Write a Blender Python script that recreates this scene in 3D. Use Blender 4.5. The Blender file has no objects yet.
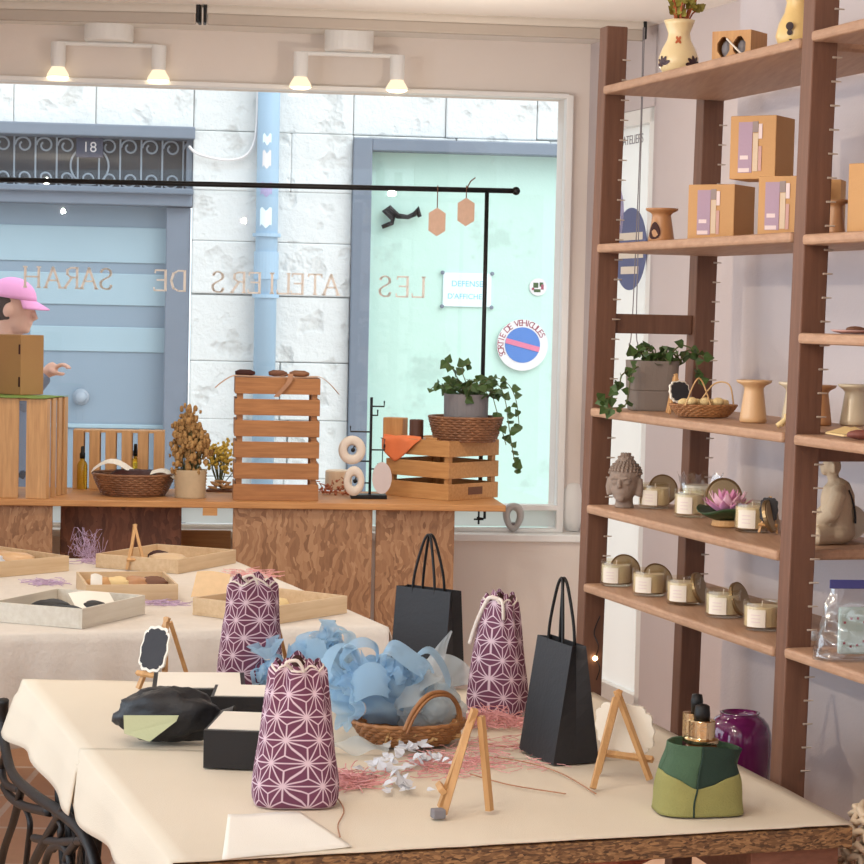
import bpy, math, random
from math import sin, cos, pi, atan, radians as R, sqrt, atan2
from mathutils import Vector as V, Matrix, noise as NZ
random.seed(7)
SC = bpy.context.scene
COL = SC.collection
# ---------------------------------------------------------------- camera
H = 1.62; F = 2200.0; ROLL = .022
PIT = atan(118 / F)
fw = V((0, cos(PIT), -sin(PIT)))
r0 = V((1, 0, 0)); u0 = V((0, sin(PIT), cos(PIT)))
cr = r0 * cos(ROLL) + u0 * sin(ROLL)
cu = -r0 * sin(ROLL) + u0 * cos(ROLL)
camd = bpy.data.cameras.new('camera'); cam = bpy.data.objects.new('camera', camd); COL.objects.link(cam)
camd.sensor_width = 36; camd.lens = F / 864 * 36; camd.clip_end = 200
m = Matrix((cr, cu, -fw)).transposed().to_4x4(); m.translation = V((0, 0, H)); cam.matrix_world = m
SC.camera = cam
EYE = V((0, 0, H))
def ray(px, py): return fw + cr * ((px - 432) / F) + cu * ((432 - py) / F)
def at(px, py, z):            # point of the level plane at height z
    d = ray(px, py); return EYE + d * ((z - H) / d.z)
def ond(px, py, y):           # point at distance y into the room
    d = ray(px, py); return EYE + d * (y / d.y)
def dep(p): return (p - EYE).dot(fw)
def ppm(p): return F / dep(p)
A = R(17.6)
UU = V((-sin(A), cos(A), 0)); WW = V((cos(A), sin(A), 0)); ZZ = V((0, 0, 1))
# ---------------------------------------------------------------- materials
def lin(c):
    o = []
    for x in c:
        x = x / 255.
        o.append(x / 12.92 if x <= .04045 else ((x + .055) / 1.055) ** 2.4)
    return (o[0], o[1], o[2], 1)
class NT:
    def __init__(s, name):
        s.m = bpy.data.materials.new(name); s.m.use_nodes = True
        s.t = s.m.node_tree; s.n = s.t.nodes; s.l = s.t.links
        s.n.clear(); s.out = s.n.new('ShaderNodeOutputMaterial')
    def add(s, typ, ins=None, **kw):
        nd = s.n.new(typ)
        for k, v in kw.items(): setattr(nd, k, v)
        for k, v in (ins or {}).items():
            if hasattr(v, 'is_output') or isinstance(v, bpy.types.NodeSocket): s.l.new(v, nd.inputs[k])
            else: nd.inputs[k].default_value = v
        return nd
    def math(s, op, a, b=None, c=None):
        d = {0: a}
        if b is not None: d[1] = b
        if c is not None: d[2] = c
        return s.add('ShaderNodeMath', d, operation=op).outputs[0]
    def mix(s, fac, a, b):
        nd = s.n.new('ShaderNodeMix'); nd.data_type = 'RGBA'
        for i, v in ((0, fac), (6, a), (7, b)):
            if isinstance(v, bpy.types.NodeSocket): s.l.new(v, nd.inputs[i])
            else: nd.inputs[i].default_value = v
        return nd.outputs[2]
    def obj(s, sx=1, sy=1, sz=1):
        tc = s.add('ShaderNodeTexCoord')
        return s.add('ShaderNodeMapping', {0: tc.outputs['Object'], 3: (sx, sy, sz)}).outputs[0]
    def uv(s): return s.add('ShaderNodeTexCoord').outputs['UV']
    def noise(s, vec, scale, detail=4, rough=.6):
        return s.add('ShaderNodeTexNoise', {'Vector': vec, 'Scale': scale, 'Detail': detail, 'Roughness': rough}).outputs[0]
    def ramp(s, fac, stops):
        nd = s.add('ShaderNodeValToRGB', {0: fac}); e = nd.color_ramp.elements
        while len(e) < len(stops): e.new(.5)
        for k, (p, c) in enumerate(stops): e[k].position = p; e[k].color = c
        return nd.outputs[0]
    def bsdf(s, col, rough=.6, metal=0, bump=None, bs=.3, bd=.01, **kw):
        ins = {'Base Color': col, 'Roughness': rough, 'Metallic': metal}
        ins.update(kw)
        b = s.add('ShaderNodeBsdfPrincipled', ins)
        if bump is not None:
            bp = s.add('ShaderNodeBump', {'Height': bump, 'Strength': bs, 'Distance': bd}); s.l.new(bp.outputs[0], b.inputs['Normal'])
        return b
    def done(s, sh):
        s.l.new(sh.outputs[0] if hasattr(sh, 'outputs') else sh, s.out.inputs[0]); return s.m
def sc_(c, k): return (min(1, c[0] * k), min(1, c[1] * k), min(1, c[2] * k), 1)
def plain(name, rgb, rough=.6, metal=0, var=.12, scale=14, bs=.15, bscale=120, **kw):
    t = NT(name); c = lin(rgb); v = t.obj()
    f = t.noise(v, scale)
    col = t.mix(f, sc_(c, 1 - var), sc_(c, 1 + var))
    return t.done(t.bsdf(col, rough, metal, t.noise(v, bscale, 2), bs, .004, **kw))
def wood(name, rgb, rgb2, ax='x', rough=.55, scale=6, st=14, bs=.12):
    t = NT(name); s = {'x': (1, st, st), 'y': (st, 1, st), 'z': (st, st, 1)}[ax]
    v = t.obj(*s); n = t.noise(v, scale, 5, .65); n2 = t.noise(t.obj(), 3, 2)
    f = t.math('ADD', t.math('MULTIPLY', n, .75), t.math('MULTIPLY', n2, .25))
    col = t.ramp(f, [(.32, lin(rgb2)), (.68, lin(rgb))])
    return t.done(t.bsdf(col, rough, 0, n, bs, .004))
def thinsheet(name, rgb, trans=.35, tl=.5, rough=.6):
    t = NT(name); c = lin(rgb)
    d = t.add('ShaderNodeBsdfDiffuse', {0: c}); tr = t.add('ShaderNodeBsdfTranslucent', {0: c})
    mx = t.add('ShaderNodeMixShader', {0: tl}); t.l.new(d.outputs[0], mx.inputs[1]); t.l.new(tr.outputs[0], mx.inputs[2])
    tp = t.add('ShaderNodeBsdfTransparent', {0: (1, 1, 1, 1)})
    m2 = t.add('ShaderNodeMixShader', {0: trans}); t.l.new(mx.outputs[0], m2.inputs[1]); t.l.new(tp.outputs[0], m2.inputs[2])
    return t.done(m2)
def glassy(name, rgb=(255, 255, 255), ior=1.45, rough=.02, extra=0.0):
    t = NT(name)
    lw = t.add('ShaderNodeLayerWeight', {0: .5}).outputs[1]
    r0_ = ((ior - 1) / (ior + 1)) ** 2
    frv = t.math('ADD', t.math('MULTIPLY', t.math('POWER', lw, 4.), .55), r0_)
    g = t.add('ShaderNodeBsdfGlossy', {'Color': (1, 1, 1, 1), 'Roughness': rough}); tp = t.add('ShaderNodeBsdfTransparent', {0: lin(rgb)})
    f = t.math('ADD', frv, extra)
    mx = t.add('ShaderNodeMixShader', {0: f}); t.l.new(tp.outputs[0], mx.inputs[1]); t.l.new(g.outputs[0], mx.inputs[2])
    return t.done(mx)
def emis(name, rgb, k):
    t = NT(name); return t.done(t.add('ShaderNodeEmission', {0: lin(rgb), 1: k}))
def osb(name, c1, c2, c3, st=(1, 1, .22), scale=26, bs=.25):
    t = NT(name); v = t.obj(*st)
    w = t.add('ShaderNodeTexNoise', {'Vector': t.obj(), 'Scale': 5., 'Detail': 3.}).outputs[1]
    vv = t.add('ShaderNodeVectorMath', {0: v, 1: t.add('ShaderNodeVectorMath', {0: w, 3: .16}, operation='SCALE').outputs[0]}, operation='ADD').outputs[0]
    vo = t.add('ShaderNodeTexVoronoi', {'Vector': vv, 'Scale': scale, 'Randomness': 1.})
    g = t.add('ShaderNodeSeparateColor', {0: vo.outputs['Color']}).outputs[0]
    n = t.noise(t.obj(6 * st[0], 6 * st[1], 6 * st[2]), 22, 5)
    f = t.math('ADD', t.math('MULTIPLY', g, .62), t.math('MULTIPLY', n, .38))
    col = t.ramp(f, [(.15, lin(c3)), (.5, lin(c2)), (.85, lin(c1))])
    return t.done(t.bsdf(col, .6, 0, f, bs, .005))
def asanoha():
    t = NT('star_pattern_cotton')
    s = t.add('ShaderNodeSeparateXYZ', {0: t.uv()})
    cell = .046
    b = t.math('DIVIDE', s.outputs[1], cell * .866)
    a = t.math('SUBTRACT', t.math('DIVIDE', s.outputs[0], cell), t.math('MULTIPLY', b, .5))
    fa = t.math('FRACT', t.math('ADD', a, 50)); fb = t.math('FRACT', t.math('ADD', b, 50))
    flip = t.math('GREATER_THAN', t.math('ADD', fa, fb), 1.)
    def fl(x): return t.math('ADD', t.math('MULTIPLY', x, t.math('SUBTRACT', 1., t.math('MULTIPLY', flip, 2.))), flip)
    l1 = fl(fa); l2 = fl(fb); l3 = t.math('SUBTRACT', t.math('SUBTRACT', 1., l1), l2)
    mn = t.math('MINIMUM', t.math('MINIMUM', l1, l2), l3); mxx = t.math('MAXIMUM', t.math('MAXIMUM', l1, l2), l3)
    mid = t.math('SUBTRACT', t.math('SUBTRACT', 1., mn), mxx)
    d1 = t.math('MULTIPLY', mn, .866); d2 = t.math('MULTIPLY', t.math('SUBTRACT', mid, mn), .5)
    d = t.math('MINIMUM', d1, d2)
    line = t.add('ShaderNodeMapRange', {0: d, 1: .016, 2: .034, 3: 1., 4: 0.}).outputs[0]
    n = t.noise(t.obj(), 9, 2)
    base = t.mix(n, lin((98, 48, 72)), lin((116, 62, 86)))
    col = t.mix(line, base, lin((214, 188, 198)))
    return t.done(t.bsdf(col, .8, 0, t.noise(t.obj(), 260, 2), .12, .003))
# ---------------------------------------------------------------- mesh builder
class MB:
    def __init__(s): s.v = []; s.f = []; s.mi = []; s.uv = []
    def add(s, vs, fs, mi=0, M=None, uvs=None):
        b = len(s.v)
        s.v += [(M @ V(p)) if M is not None else V(p) for p in vs]
        for k, f in enumerate(fs):
            s.f.append([b + i for i in f]); s.mi.append(mi); s.uv.append(uvs[k] if uvs else None)
        return s
    def box(s, c, d, mi=0, M=None):
        x, y, z = c; a, b, e = d[0] / 2, d[1] / 2, d[2] / 2
        vs = [(x + i * a, y + j * b, z + k * e) for k in (-1, 1) for j in (-1, 1) for i in (-1, 1)]
        return s.add(vs, [(0, 2, 3, 1), (4, 5, 7, 6), (0, 1, 5, 4), (2, 6, 7, 3), (0, 4, 6, 2), (1, 3, 7, 5)], mi, M)
    def tube(s, pts, r, n=8, closed=False, mi=0, M=None):
        pts = [V(p) for p in pts]; N = len(pts)
        rs = r if isinstance(r, (list, tuple)) else [r] * N
        vs = []; up = None
        for i, p in enumerate(pts):
            a = pts[(i - 1) % N] if (closed or i > 0) else p
            b = pts[(i + 1) % N] if (closed or i < N - 1) else p
            t = (b - a)
            t = t.normalized() if t.length > 1e-9 else V((0, 0, 1))
            if up is None:
                up = t.cross(V((0, 0, 1)))
                if up.length < .1: up = t.cross(V((1, 0, 0)))
            up = (up - t * up.dot(t))
            if up.length < 1e-6: up = t.orthogonal()
            up.normalize(); q = t.cross(up)
            for k in range(n):
                an = 2 * pi * k / n
                vs.append(p + (up * cos(an) + q * sin(an)) * rs[i])
        fs = []
        for i in range(N if closed else N - 1):
            j = (i + 1) % N
            for k in range(n):
                l = (k + 1) % n
                fs.append((i * n + k, i * n + l, j * n + l, j * n + k))
        if not closed:
            fs.append(tuple(range(n))[::-1]); fs.append(tuple((N - 1) * n + k for k in range(n)))
        return s.add(vs, fs, mi, M)
    def lathe(s, prof, n=28, mi=0, M=None, cap=True, sx=1, sy=1):
        vs = [(r * cos(2 * pi * k / n) * sx, r * sin(2 * pi * k / n) * sy, z) for r, z in prof for k in range(n)]
        fs = []
        for i in range(len(prof) - 1):
            for k in range(n):
                l = (k + 1) % n; fs.append((i * n + k, i * n + l, (i + 1) * n + l, (i + 1) * n + k))
        if cap:
            fs.append(tuple(range(n))[::-1]); fs.append(tuple((len(prof) - 1) * n + k for k in range(n)))
        return s.add(vs, fs, mi, M)
    def prism(s, poly, z0, z1, mi=0, M=None):
        n = len(poly); vs = [(x, y, z0) for x, y in poly] + [(x, y, z1) for x, y in poly]
        fs = [tuple(range(n))[::-1], tuple(range(n, 2 * n))] + [(i, (i + 1) % n, n + (i + 1) % n, n + i) for i in range(n)]
        return s.add(vs, fs, mi, M)
    def grid(s, fn, nu, nv, closed=False, mi=0, M=None, uvfn=None, cap=None):
        cu_ = nu if closed else nu + 1
        vs = [fn(i / nu, j / nv) for j in range(nv + 1) for i in range(cu_)]
        fs = []; uvs = []
        for j in range(nv):
            for i in range(nu):
                i2 = (i + 1) % nu if closed else i + 1
                fs.append((j * cu_ + i, j * cu_ + i2, (j + 1) * cu_ + i2, (j + 1) * cu_ + i))
                if uvfn: uvs.append([uvfn(a / nu, b / nv) for a, b in ((i, j), (i + 1, j), (i + 1, j + 1), (i, j + 1))])
        if cap and closed:
            if 'b' in cap: fs.append(tuple(range(nu))[::-1]); uvs.append([(0, 0)] * nu)
            if 't' in cap: fs.append(tuple(nv * nu + k for k in range(nu))); uvs.append([(0, 0)] * nu)
        return s.add(vs, fs, mi, M, uvs if uvfn else None)
    def ball(s, c, r, nu=16, nv=10, mi=0, M=None, fn=None):
        if not isinstance(r, (tuple, list)): r = (r, r, r)
        c = V(c); vs = []
        for j in range(1, nv):
            ph = pi * j / nv - pi / 2
            for i in range(nu):
                th = 2 * pi * i / nu
                d = V((cos(ph) * cos(th), cos(ph) * sin(th), sin(ph)))
                k = fn(d) if fn else 1
                vs.append(c + V((d.x * r[0], d.y * r[1], d.z * r[2])) * k)
        b = len(vs)
        for d in (V((0, 0, -1)), V((0, 0, 1))):
            vs.append(c + V((0, 0, d.z * r[2])) * (fn(d) if fn else 1))
        fs = []
        for j in range(nv - 2):
            for i in range(nu):
                l = (i + 1) % nu; fs.append((j * nu + i, j * nu + l, (j + 1) * nu + l, (j + 1) * nu + i))
        for i in range(nu):
            l = (i + 1) % nu; fs.append((b, l, i)); fs.append((b + 1, (nv - 2) * nu + i, (nv - 2) * nu + l))
        return s.add(vs, fs, mi, M)
    def build(s, name, mats, parent=None, smooth=False, bevel=0, solid=0, loc=None, rz=0, remesh=0, sub=0, bseg=2):
        me = bpy.data.meshes.new(name)
        me.from_pydata([tuple(p) for p in s.v], [], s.f); me.validate(); 
        if not isinstance(mats, (list, tuple)): mats = [mats]
        for x in mats: me.materials.append(x)
        if len(me.polygons) == len(s.f):
            me.polygons.foreach_set('material_index', s.mi)
            if any(s.uv):
                ul = me.uv_layers.new(name='UVMap')
                for p, uvs in zip(me.polygons, s.uv):
                    if uvs:
                        for li, q in zip(p.loop_indices, uvs): ul.data[li].uv = q
        if smooth: me.polygons.foreach_set('use_smooth', [True] * len(me.polygons))
        me.update()
        o = bpy.data.objects.new(name, me); COL.objects.link(o)
        if parent is not None: o.parent = parent
        if loc is not None: o.location = loc
        if rz: o.rotation_euler = (0, 0, rz)
        if remesh:
            md = o.modifiers.new('remesh', 'REMESH'); md.mode = 'VOXEL'; md.voxel_size = remesh; md.use_smooth_shade = True
            sm = o.modifiers.new('smooth', 'SMOOTH'); sm.factor = .5; sm.iterations = 4
        if solid:
            md = o.modifiers.new('solid', 'SOLIDIFY'); md.thickness = solid; md.offset = 0
        if bevel:
            md = o.modifiers.new('bevel', 'BEVEL'); md.width = bevel; md.segments = bseg; md.limit_method = 'ANGLE'; md.angle_limit = R(40)
        if sub:
            md = o.modifiers.new('sub', 'SUBSURF'); md.levels = sub; md.render_levels = sub
        return o
def tag(o, label, cat, group=None, kind=None):
    o['label'] = label; o['category'] = cat
    if group: o['group'] = group
    if kind: o['kind'] = kind
    return o
def thing(name, label, cat, loc=(0, 0, 0), rz=0, group=None):
    o = bpy.data.objects.new(name, None); COL.objects.link(o); o.location = loc; o.rotation_euler = (0, 0, rz)
    o.empty_display_size = .05
    return tag(o, label, cat, group)
def struct(o): o['kind'] = 'structure'; return o
def rot(ax, a): return Matrix.Rotation(a, 4, ax)
def tr(x, y, z): return Matrix.Translation((x, y, z))
def text_mesh(body, size, mat, name, parent, M, depth=.0006, mirror=False, align='CENTER'):
    cv = bpy.data.curves.new(name, 'FONT'); cv.body = body; cv.size = size; cv.align_x = align; cv.align_y = 'CENTER'; cv.extrude = depth
    o = bpy.data.objects.new(name, cv)
    me = bpy.data.meshes.new_from_object(o); bpy.data.objects.remove(o)
    if mirror: me.transform(Matrix.Scale(-1, 4, (1, 0, 0))); me.flip_normals()
    me.transform(M); me.materials.clear(); me.materials.append(mat)
    o = bpy.data.objects.new(name, me); COL.objects.link(o)
    if parent is not None: o.parent = parent
    return o
def smoothpath(pts, n=6):       # Catmull-Rom
    pts = [V(p) for p in pts]; out = []
    for i in range(len(pts) - 1):
        p0 = pts[max(i - 1, 0)]; p1 = pts[i]; p2 = pts[i + 1]; p3 = pts[min(i + 2, len(pts) - 1)]
        for k in range(n):
            t = k / n
            out.append(.5 * ((2 * p1) + (p2 - p0) * t + (2 * p0 - 5 * p1 + 4 * p2 - p3) * t * t + (3 * p1 - p0 - 3 * p2 + p3) * t ** 3))
    return out + [pts[-1]]
class Plane:                    # a vertical wall plane: x along, y into the wall, z up
    def __init__(s, O, phi):
        s.O = V(O); s.d = V((cos(phi), sin(phi), 0)); s.n = V((-sin(phi), cos(phi), 0)); s.phi = phi
        s.M = Matrix((s.d, s.n, ZZ)).transposed().to_4x4(); s.M.translation = s.O
    def hit(s, px, py, off=0):  # off > 0 stands off towards the room
        d = ray(px, py); t = ((s.O - s.n * off) - EYE).dot(s.n) / d.dot(s.n); return EYE + d * t
    def lo(s, px, py, off=0):
        p = s.M.inverted() @ s.hit(px, py, off); return p.x, p.z
# ---------------------------------------------------------------- palette
m_wall = plain('plaster_wall', (205, 195, 196), .85, var=.04, scale=3)
m_lint = plain('plaster_beige', (232, 222, 214), .85, var=.03, scale=3)
m_ceil = plain('ceiling_paint', (238, 234, 228), .9, var=.02, scale=2)
m_white = plain('white_paint', (240, 240, 238), .45, var=.02)
m_blind = plain('blind_fabric', (206, 196, 184), .8, var=.04)
m_blind2 = plain('blind_rail', (176, 164, 152), .6, var=.04)
m_dark = plain('black_metal', (16, 15, 16), .45, .3, var=.2)
m_iron = plain('cast_iron', (16, 10, 10), .55, 0, var=.3)
m_shelf = wood('shelf_beech', (186, 148, 120), (160, 122, 96), 'y')
m_post = wood('post_brown', (122, 84, 65), (98, 66, 50), 'z')
m_pin = plain('pin_metal', (200, 186, 172), .4, .2)
m_pine = wood('pine', (206, 156, 98), (178, 124, 72), 'z')
m_pineh = wood('pine_length', (206, 156, 98), (178, 124, 72), 'x')
m_crate = wood('crate_wood', (184, 128, 78), (146, 96, 56), 'x')
m_cratev = wood('crate_wood_upright', (218, 172, 120), (186, 140, 92), 'z')
m_tray = wood('tray_wood', (214, 188, 152), (192, 160, 122), 'x', scale=4)
m_trayw = wood('tray_pale', (214, 206, 192), (196, 184, 166), 'x', scale=4)  # paler, greyer grain than the other trays
m_easel = wood('easel_wood', (212, 166, 112), (186, 138, 88), 'z')
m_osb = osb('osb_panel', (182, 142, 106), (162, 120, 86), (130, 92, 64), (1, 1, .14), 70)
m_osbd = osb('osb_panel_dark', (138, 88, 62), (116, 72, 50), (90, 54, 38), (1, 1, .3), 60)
m_edge = osb('osb_edge', (176, 134, 88), (128, 92, 58), (70, 46, 30), (1, 1, 3.0), 110, .6)
m_bench = wood('bench_board', (206, 152, 96), (170, 116, 66), 'x')
m_cloth = plain('cream_cloth', (224, 211, 190), .9, var=.03, scale=5, bs=.25, bscale=420)
m_cloth2 = plain('white_cloth', (240, 234, 222), .9, var=.02, scale=5, bs=.25, bscale=420)
m_lace = plain('lace_cloth', (212, 202, 190), .9, var=.08, scale=26, bs=.6, bscale=70)
m_kraft = plain('kraft_card', (194, 148, 98), .75, var=.06, scale=8)
m_kraft2 = plain('brown_box_wood', (172, 132, 84), .7, var=.08, scale=8)
m_clay = plain('clay_brown', (176, 126, 84), .38, var=.1, scale=12)
m_clay2 = plain('clay_sand', (206, 166, 122), .32, var=.08, scale=12)
m_clay3 = plain('clay_cream', (216, 200, 172), .25, var=.06, scale=12)
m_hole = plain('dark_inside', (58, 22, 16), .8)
m_cream = plain('cream_ceramic', (232, 208, 160), .3, var=.05)
m_yell = plain('yellow_ceramic', (226, 192, 128), .3, var=.05)
m_red = plain('orange_flower_paint', (190, 98, 56), .5)
m_plum = plain('dark_leaf_paint', (62, 34, 40), .5)
m_stone = plain('grey_stone', (142, 124, 112), .85, var=.16, scale=30, bs=.4)
m_statue = plain('sand_stone', (196, 176, 150), .8, var=.14, scale=22, bs=.3)
m_wax = plain('cream_wax', (228, 212, 186), .5, var=.03)
m_wax2 = plain('pale_wax', (224, 214, 194), .5, var=.03)
m_jar = glassy('jar_glass', (250, 248, 240), 1.4, .05, .02)
m_label = plain('paper_label', (232, 222, 208), .8, var=.02)
m_gold = plain('gold_lid', (150, 126, 92), .35, .8, var=.1)
m_pot = plain('taupe_pot', (122, 110, 102), .7, var=.08)
m_potg = plain('grey_pot', (128, 124, 126), .7, var=.06)
m_leaf = plain('ivy_leaf', (62, 88, 40), .5, var=.4, scale=30)
m_leafy = plain('yellow_green_leaf', (150, 142, 62), .55, var=.35, scale=30)
m_stem = plain('green_stem', (90, 92, 56), .7)
m_wick = wood('wicker', (176, 124, 76), (132, 84, 48), 'x', scale=16, st=1, bs=.4)
m_wickd = wood('wicker_dark', (150, 104, 70), (104, 66, 42), 'x', scale=16, st=1, bs=.4)
m_wickl = wood('rattan_pale', (214, 176, 122), (184, 140, 88), 'x', scale=16, st=1)
m_dry = plain('dried_flower', (168, 130, 80), .9, var=.4, scale=60)
m_dry2 = plain('dried_yellow', (196, 164, 70), .9, var=.35, scale=60)
m_black = plain('black_paper', (34, 34, 38), .6, var=.1, scale=6)
m_blackbox = plain('black_card', (24, 22, 24), .5, var=.1)
m_board = plain('chalkboard', (46, 44, 48), .7, var=.2, scale=20)
m_wedge = plain('white_edge', (236, 228, 214), .6, var=.02)
m_star = asanoha()
m_cord = plain('white_cord', (226, 214, 204), .8)
m_blue = thinsheet('blue_tulle', (184, 216, 238), .22, .5)
m_pblue = thinsheet('pale_tulle', (222, 232, 236), .45, .5)
m_pink = plain('pink_raffia', (222, 160, 158), .8, var=.2)
m_lilac = plain('lilac_raffia', (190, 164, 190), .8, var=.2)
m_twig = plain('thin_twig', (170, 120, 90), .8, var=.2)
m_wflow = plain('white_blue_petal', (214, 216, 222), .8, var=.15)
m_feltg = plain('dark_green_felt', (38, 58, 48), .95, var=.15, scale=40, bs=.4, bscale=300)
m_feltm = plain('mid_green_felt', (70, 96, 72), .95, var=.15, scale=40, bs=.4, bscale=300)
m_felty = plain('lime_felt', (150, 146, 88), .95, var=.1, scale=40, bs=.4, bscale=300)
m_purp = NT('purple_glass'); m_purp = m_purp.done(m_purp.bsdf(lin((104, 26, 84)), .12, 0, **{'Coat Weight': .6}))
m_chrome = plain('gold_metal', (214, 190, 150), .16, 1., var=.03)
m_orange = plain('orange_fabric', (236, 128, 78), .85, var=.1)
m_brownc = plain('brown_candle', (86, 54, 40), .5)
m_green = plain('green_paper', (128, 158, 72), .8)
m_oil = NT('yellow_oil'); m_oil = m_oil.done(m_oil.bsdf(lin((244, 206, 70)), .1, 0, **{'Transmission Weight': .75}))
m_lime = plain('yellow_green_card', (196, 200, 160), .8, var=.04)
m_soap = plain('soap', (222, 194, 140), .7, var=.1)
m_brown = plain('brown_leather', (112, 74, 54), .7, var=.2, scale=20)
m_floor = NT('floor_tile')
_v = m_floor.obj()
_b = m_floor.add('ShaderNodeTexBrick', {'Vector': _v, 'Color1': lin((214, 172, 138)), 'Color2': lin((204, 158, 124)), 'Mortar': lin((222, 206, 190)), 'Scale': 1.0, 'Mortar Size': .012, 'Brick Width': .45, 'Row Height': .45}, offset=0.)
_n = m_floor.noise(_v, 30, 4)
m_floor = m_floor.done(m_floor.bsdf(m_floor.mix(m_floor.math('MULTIPLY', _n, .5), _b.outputs[0], lin((176, 132, 102))), .45))
# facade stone: pale limewashed blocks, rough and pitted
t = NT('limewashed_stone'); v = t.obj()
n1 = t.noise(v, 2.2, 5, .65); n2 = t.noise(v, 14, 6, .7); n3 = t.noise(v, 5.5, 3, .5)
pit = t.add('ShaderNodeMapRange', {0: n3, 1: .56, 2: .68, 3: 0., 4: 1.}).outputs[0]
c_ = t.mix(n1, lin((212, 215, 214)), lin((232, 234, 233)))
c_ = t.mix(t.math('MULTIPLY', pit, .35), c_, lin((168, 166, 160)))
hh = t.math('SUBTRACT', t.math('ADD', t.math('MULTIPLY', n1, .5), t.math('MULTIPLY', n2, .5)), t.math('MULTIPLY', pit, .5))
m_stonew = t.done(t.bsdf(c_, .9, 0, hh, .7, .035))
m_mort = plain('lime_mortar', (190, 192, 190), .95, var=.15, scale=12, bs=.6, bscale=30)
m_bdoor = plain('blue_grey_paint', (134, 152, 168), .5, var=.05, scale=3)
m_bdoor2 = plain('pale_blue_trim_reflection', (158, 182, 194), .4, var=.06, scale=3)  # door mouldings, and the reflections painted on the leaf
m_gframe = plain('slate_frame_paint', (116, 126, 140), .6, var=.1)
t = NT('mint_panel_paint'); v = t.obj()
w1 = t.noise(v, 1.6, 4, .6); w2 = t.noise(v, 12, 6, .7)
wr = t.add('ShaderNodeMapRange', {0: t.math('ADD', t.math('MULTIPLY', w1, .7), t.math('MULTIPLY', w2, .3)), 1: .55, 2: .60, 3: 0., 4: 1.}).outputs[0]
c_ = t.mix(w2, lin((188, 220, 208)), lin((200, 230, 219)))
c_ = t.mix(t.math('MULTIPLY', wr, .55), c_, lin((170, 196, 186)))
m_mint = t.done(t.bsdf(c_, .8, 0, w2, .3, .01))
m_pipe = plain('pale_blue_pipe', (158, 186, 208), .45, var=.05)
m_grille = plain('grille_paint', (150, 160, 172), .5)
m_void = plain('dark_transom', (52, 56, 66), .4)
m_navy = plain('navy_enamel', (34, 46, 80), .3)
m_letter = plain('cream_letters', (246, 240, 232), .7, var=.02)
m_street = plain('street_paving', (206, 204, 200), .9, var=.1)
m_glass = glassy('window_glass', (252, 254, 254), 1.38, .01)
m_film = thinsheet('frosted_film', (226, 225, 220), .25, .85)
m_stick = plain('blue_sticker', (98, 106, 148), .6, var=.03)
m_lav = plain('lavender_sticker', (168, 160, 196), .6, var=.03)
m_signb = plain('sign_blue', (78, 124, 196), .5); m_signr = plain('sign_red', (216, 120, 150), .5); m_signw = plain('sign_white', (226, 222, 222), .5)
m_ink = plain('red_ink', (150, 60, 80), .6); m_cyan = plain('cyan_ink', (120, 196, 226), .6); m_plate = plain('white_plate', (226, 244, 248), .4, var=.01)
m_grey = plain('grey_ink', (130, 126, 130), .7)
m_bulb = emis('bulb_glow', (255, 226, 176), 9.)
m_bulb2 = emis('bulb_side_glow', (255, 232, 196), 1.3)
m_skin = plain('skin', (222, 172, 150), .6, var=.06); m_hair = plain('dark_hair', (62, 44, 36), .8)
m_cap = plain('pink_cap', (232, 156, 202), .8, var=.05); m_jack = plain('grey_jacket', (120, 130, 150), .85, var=.1); m_trous = plain('dark_trousers', (60, 64, 76), .9)
# ---------------------------------------------------------------- shell of the room
PH = R(6.0)
CEIL = 2.765
WIN = Plane((0, 9.30, 0), PH)       # glass plane
FAC = Plane((0, 13.0, 0), PH)       # house across the lane
Mw = WIN.M
xr, _ = WIN.lo(560, 300); xr2, _ = WIN.lo(612, 300)
_, ztop = WIN.lo(300, 89); _, zbot = WIN.lo(555, 503)
SILL = at(500, 534, .71); SILLZ = .71
ysill = (WIN.M.inverted() @ SILL).y       # negative: front of the sill
XL = -2.9
b = MB(); b.box((-.5, 4.0, -.05), (7.2, 15.0, .1)); struct(b.build('floor', m_floor))
b = MB()
b.box(((XL + xr) / 2, .06, (ztop + CEIL) / 2), (xr - XL, .24, CEIL - ztop), M=Mw)
b.box(((xr + xr2) / 2 + .1, .06, CEIL / 2), (xr2 - xr + .2, .24, CEIL), M=Mw)
b.box(((XL + xr2) / 2 + .1, ysill / 2 + .06, (SILLZ - .03) / 2), (xr2 - XL + .2, -ysill + .12, SILLZ - .03), M=Mw)
struct(b.build('wall_front', m_lint))
b = MB(); b.box(((XL + xr2) / 2, (ysill - .02 - .06) / 2, SILLZ - .015), (xr2 - XL, -ysill - .04, .03), M=Mw); struct(b.build('trim_1', m_white, bevel=.004))
w = struct(bpy.data.objects.new('window_1', None)); COL.objects.link(w)
b = MB()
b.box((xr + .005, -.075, (ztop + SILLZ) / 2), (.03, .07, ztop - SILLZ), M=Mw)
b.box(((XL + xr) / 2, -.075, ztop - .004), (xr - XL, .07, .02), M=Mw)
b.box(((XL + xr) / 2, -.075, zbot - .012), (xr - XL, .07, .024), M=Mw); b.box(((XL + xr) / 2, -.075, SILLZ + .008), (xr - XL, .07, .016), M=Mw)
struct(b.build('window_frame', m_white, w, bevel=.004))
b = MB(); b.box(((XL + xr) / 2, -.06, (zbot + ztop) / 2), (xr - XL, .004, ztop - zbot), M=Mw); struct(b.build('window_pane', m_glass, w))
b = MB(); b.box(((XL + xr) / 2, -.06, (SILLZ + zbot) / 2), (xr - XL, .004, zbot - SILLZ - .04), M=Mw); struct(b.build('frosted_strip', m_film, w))
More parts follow.
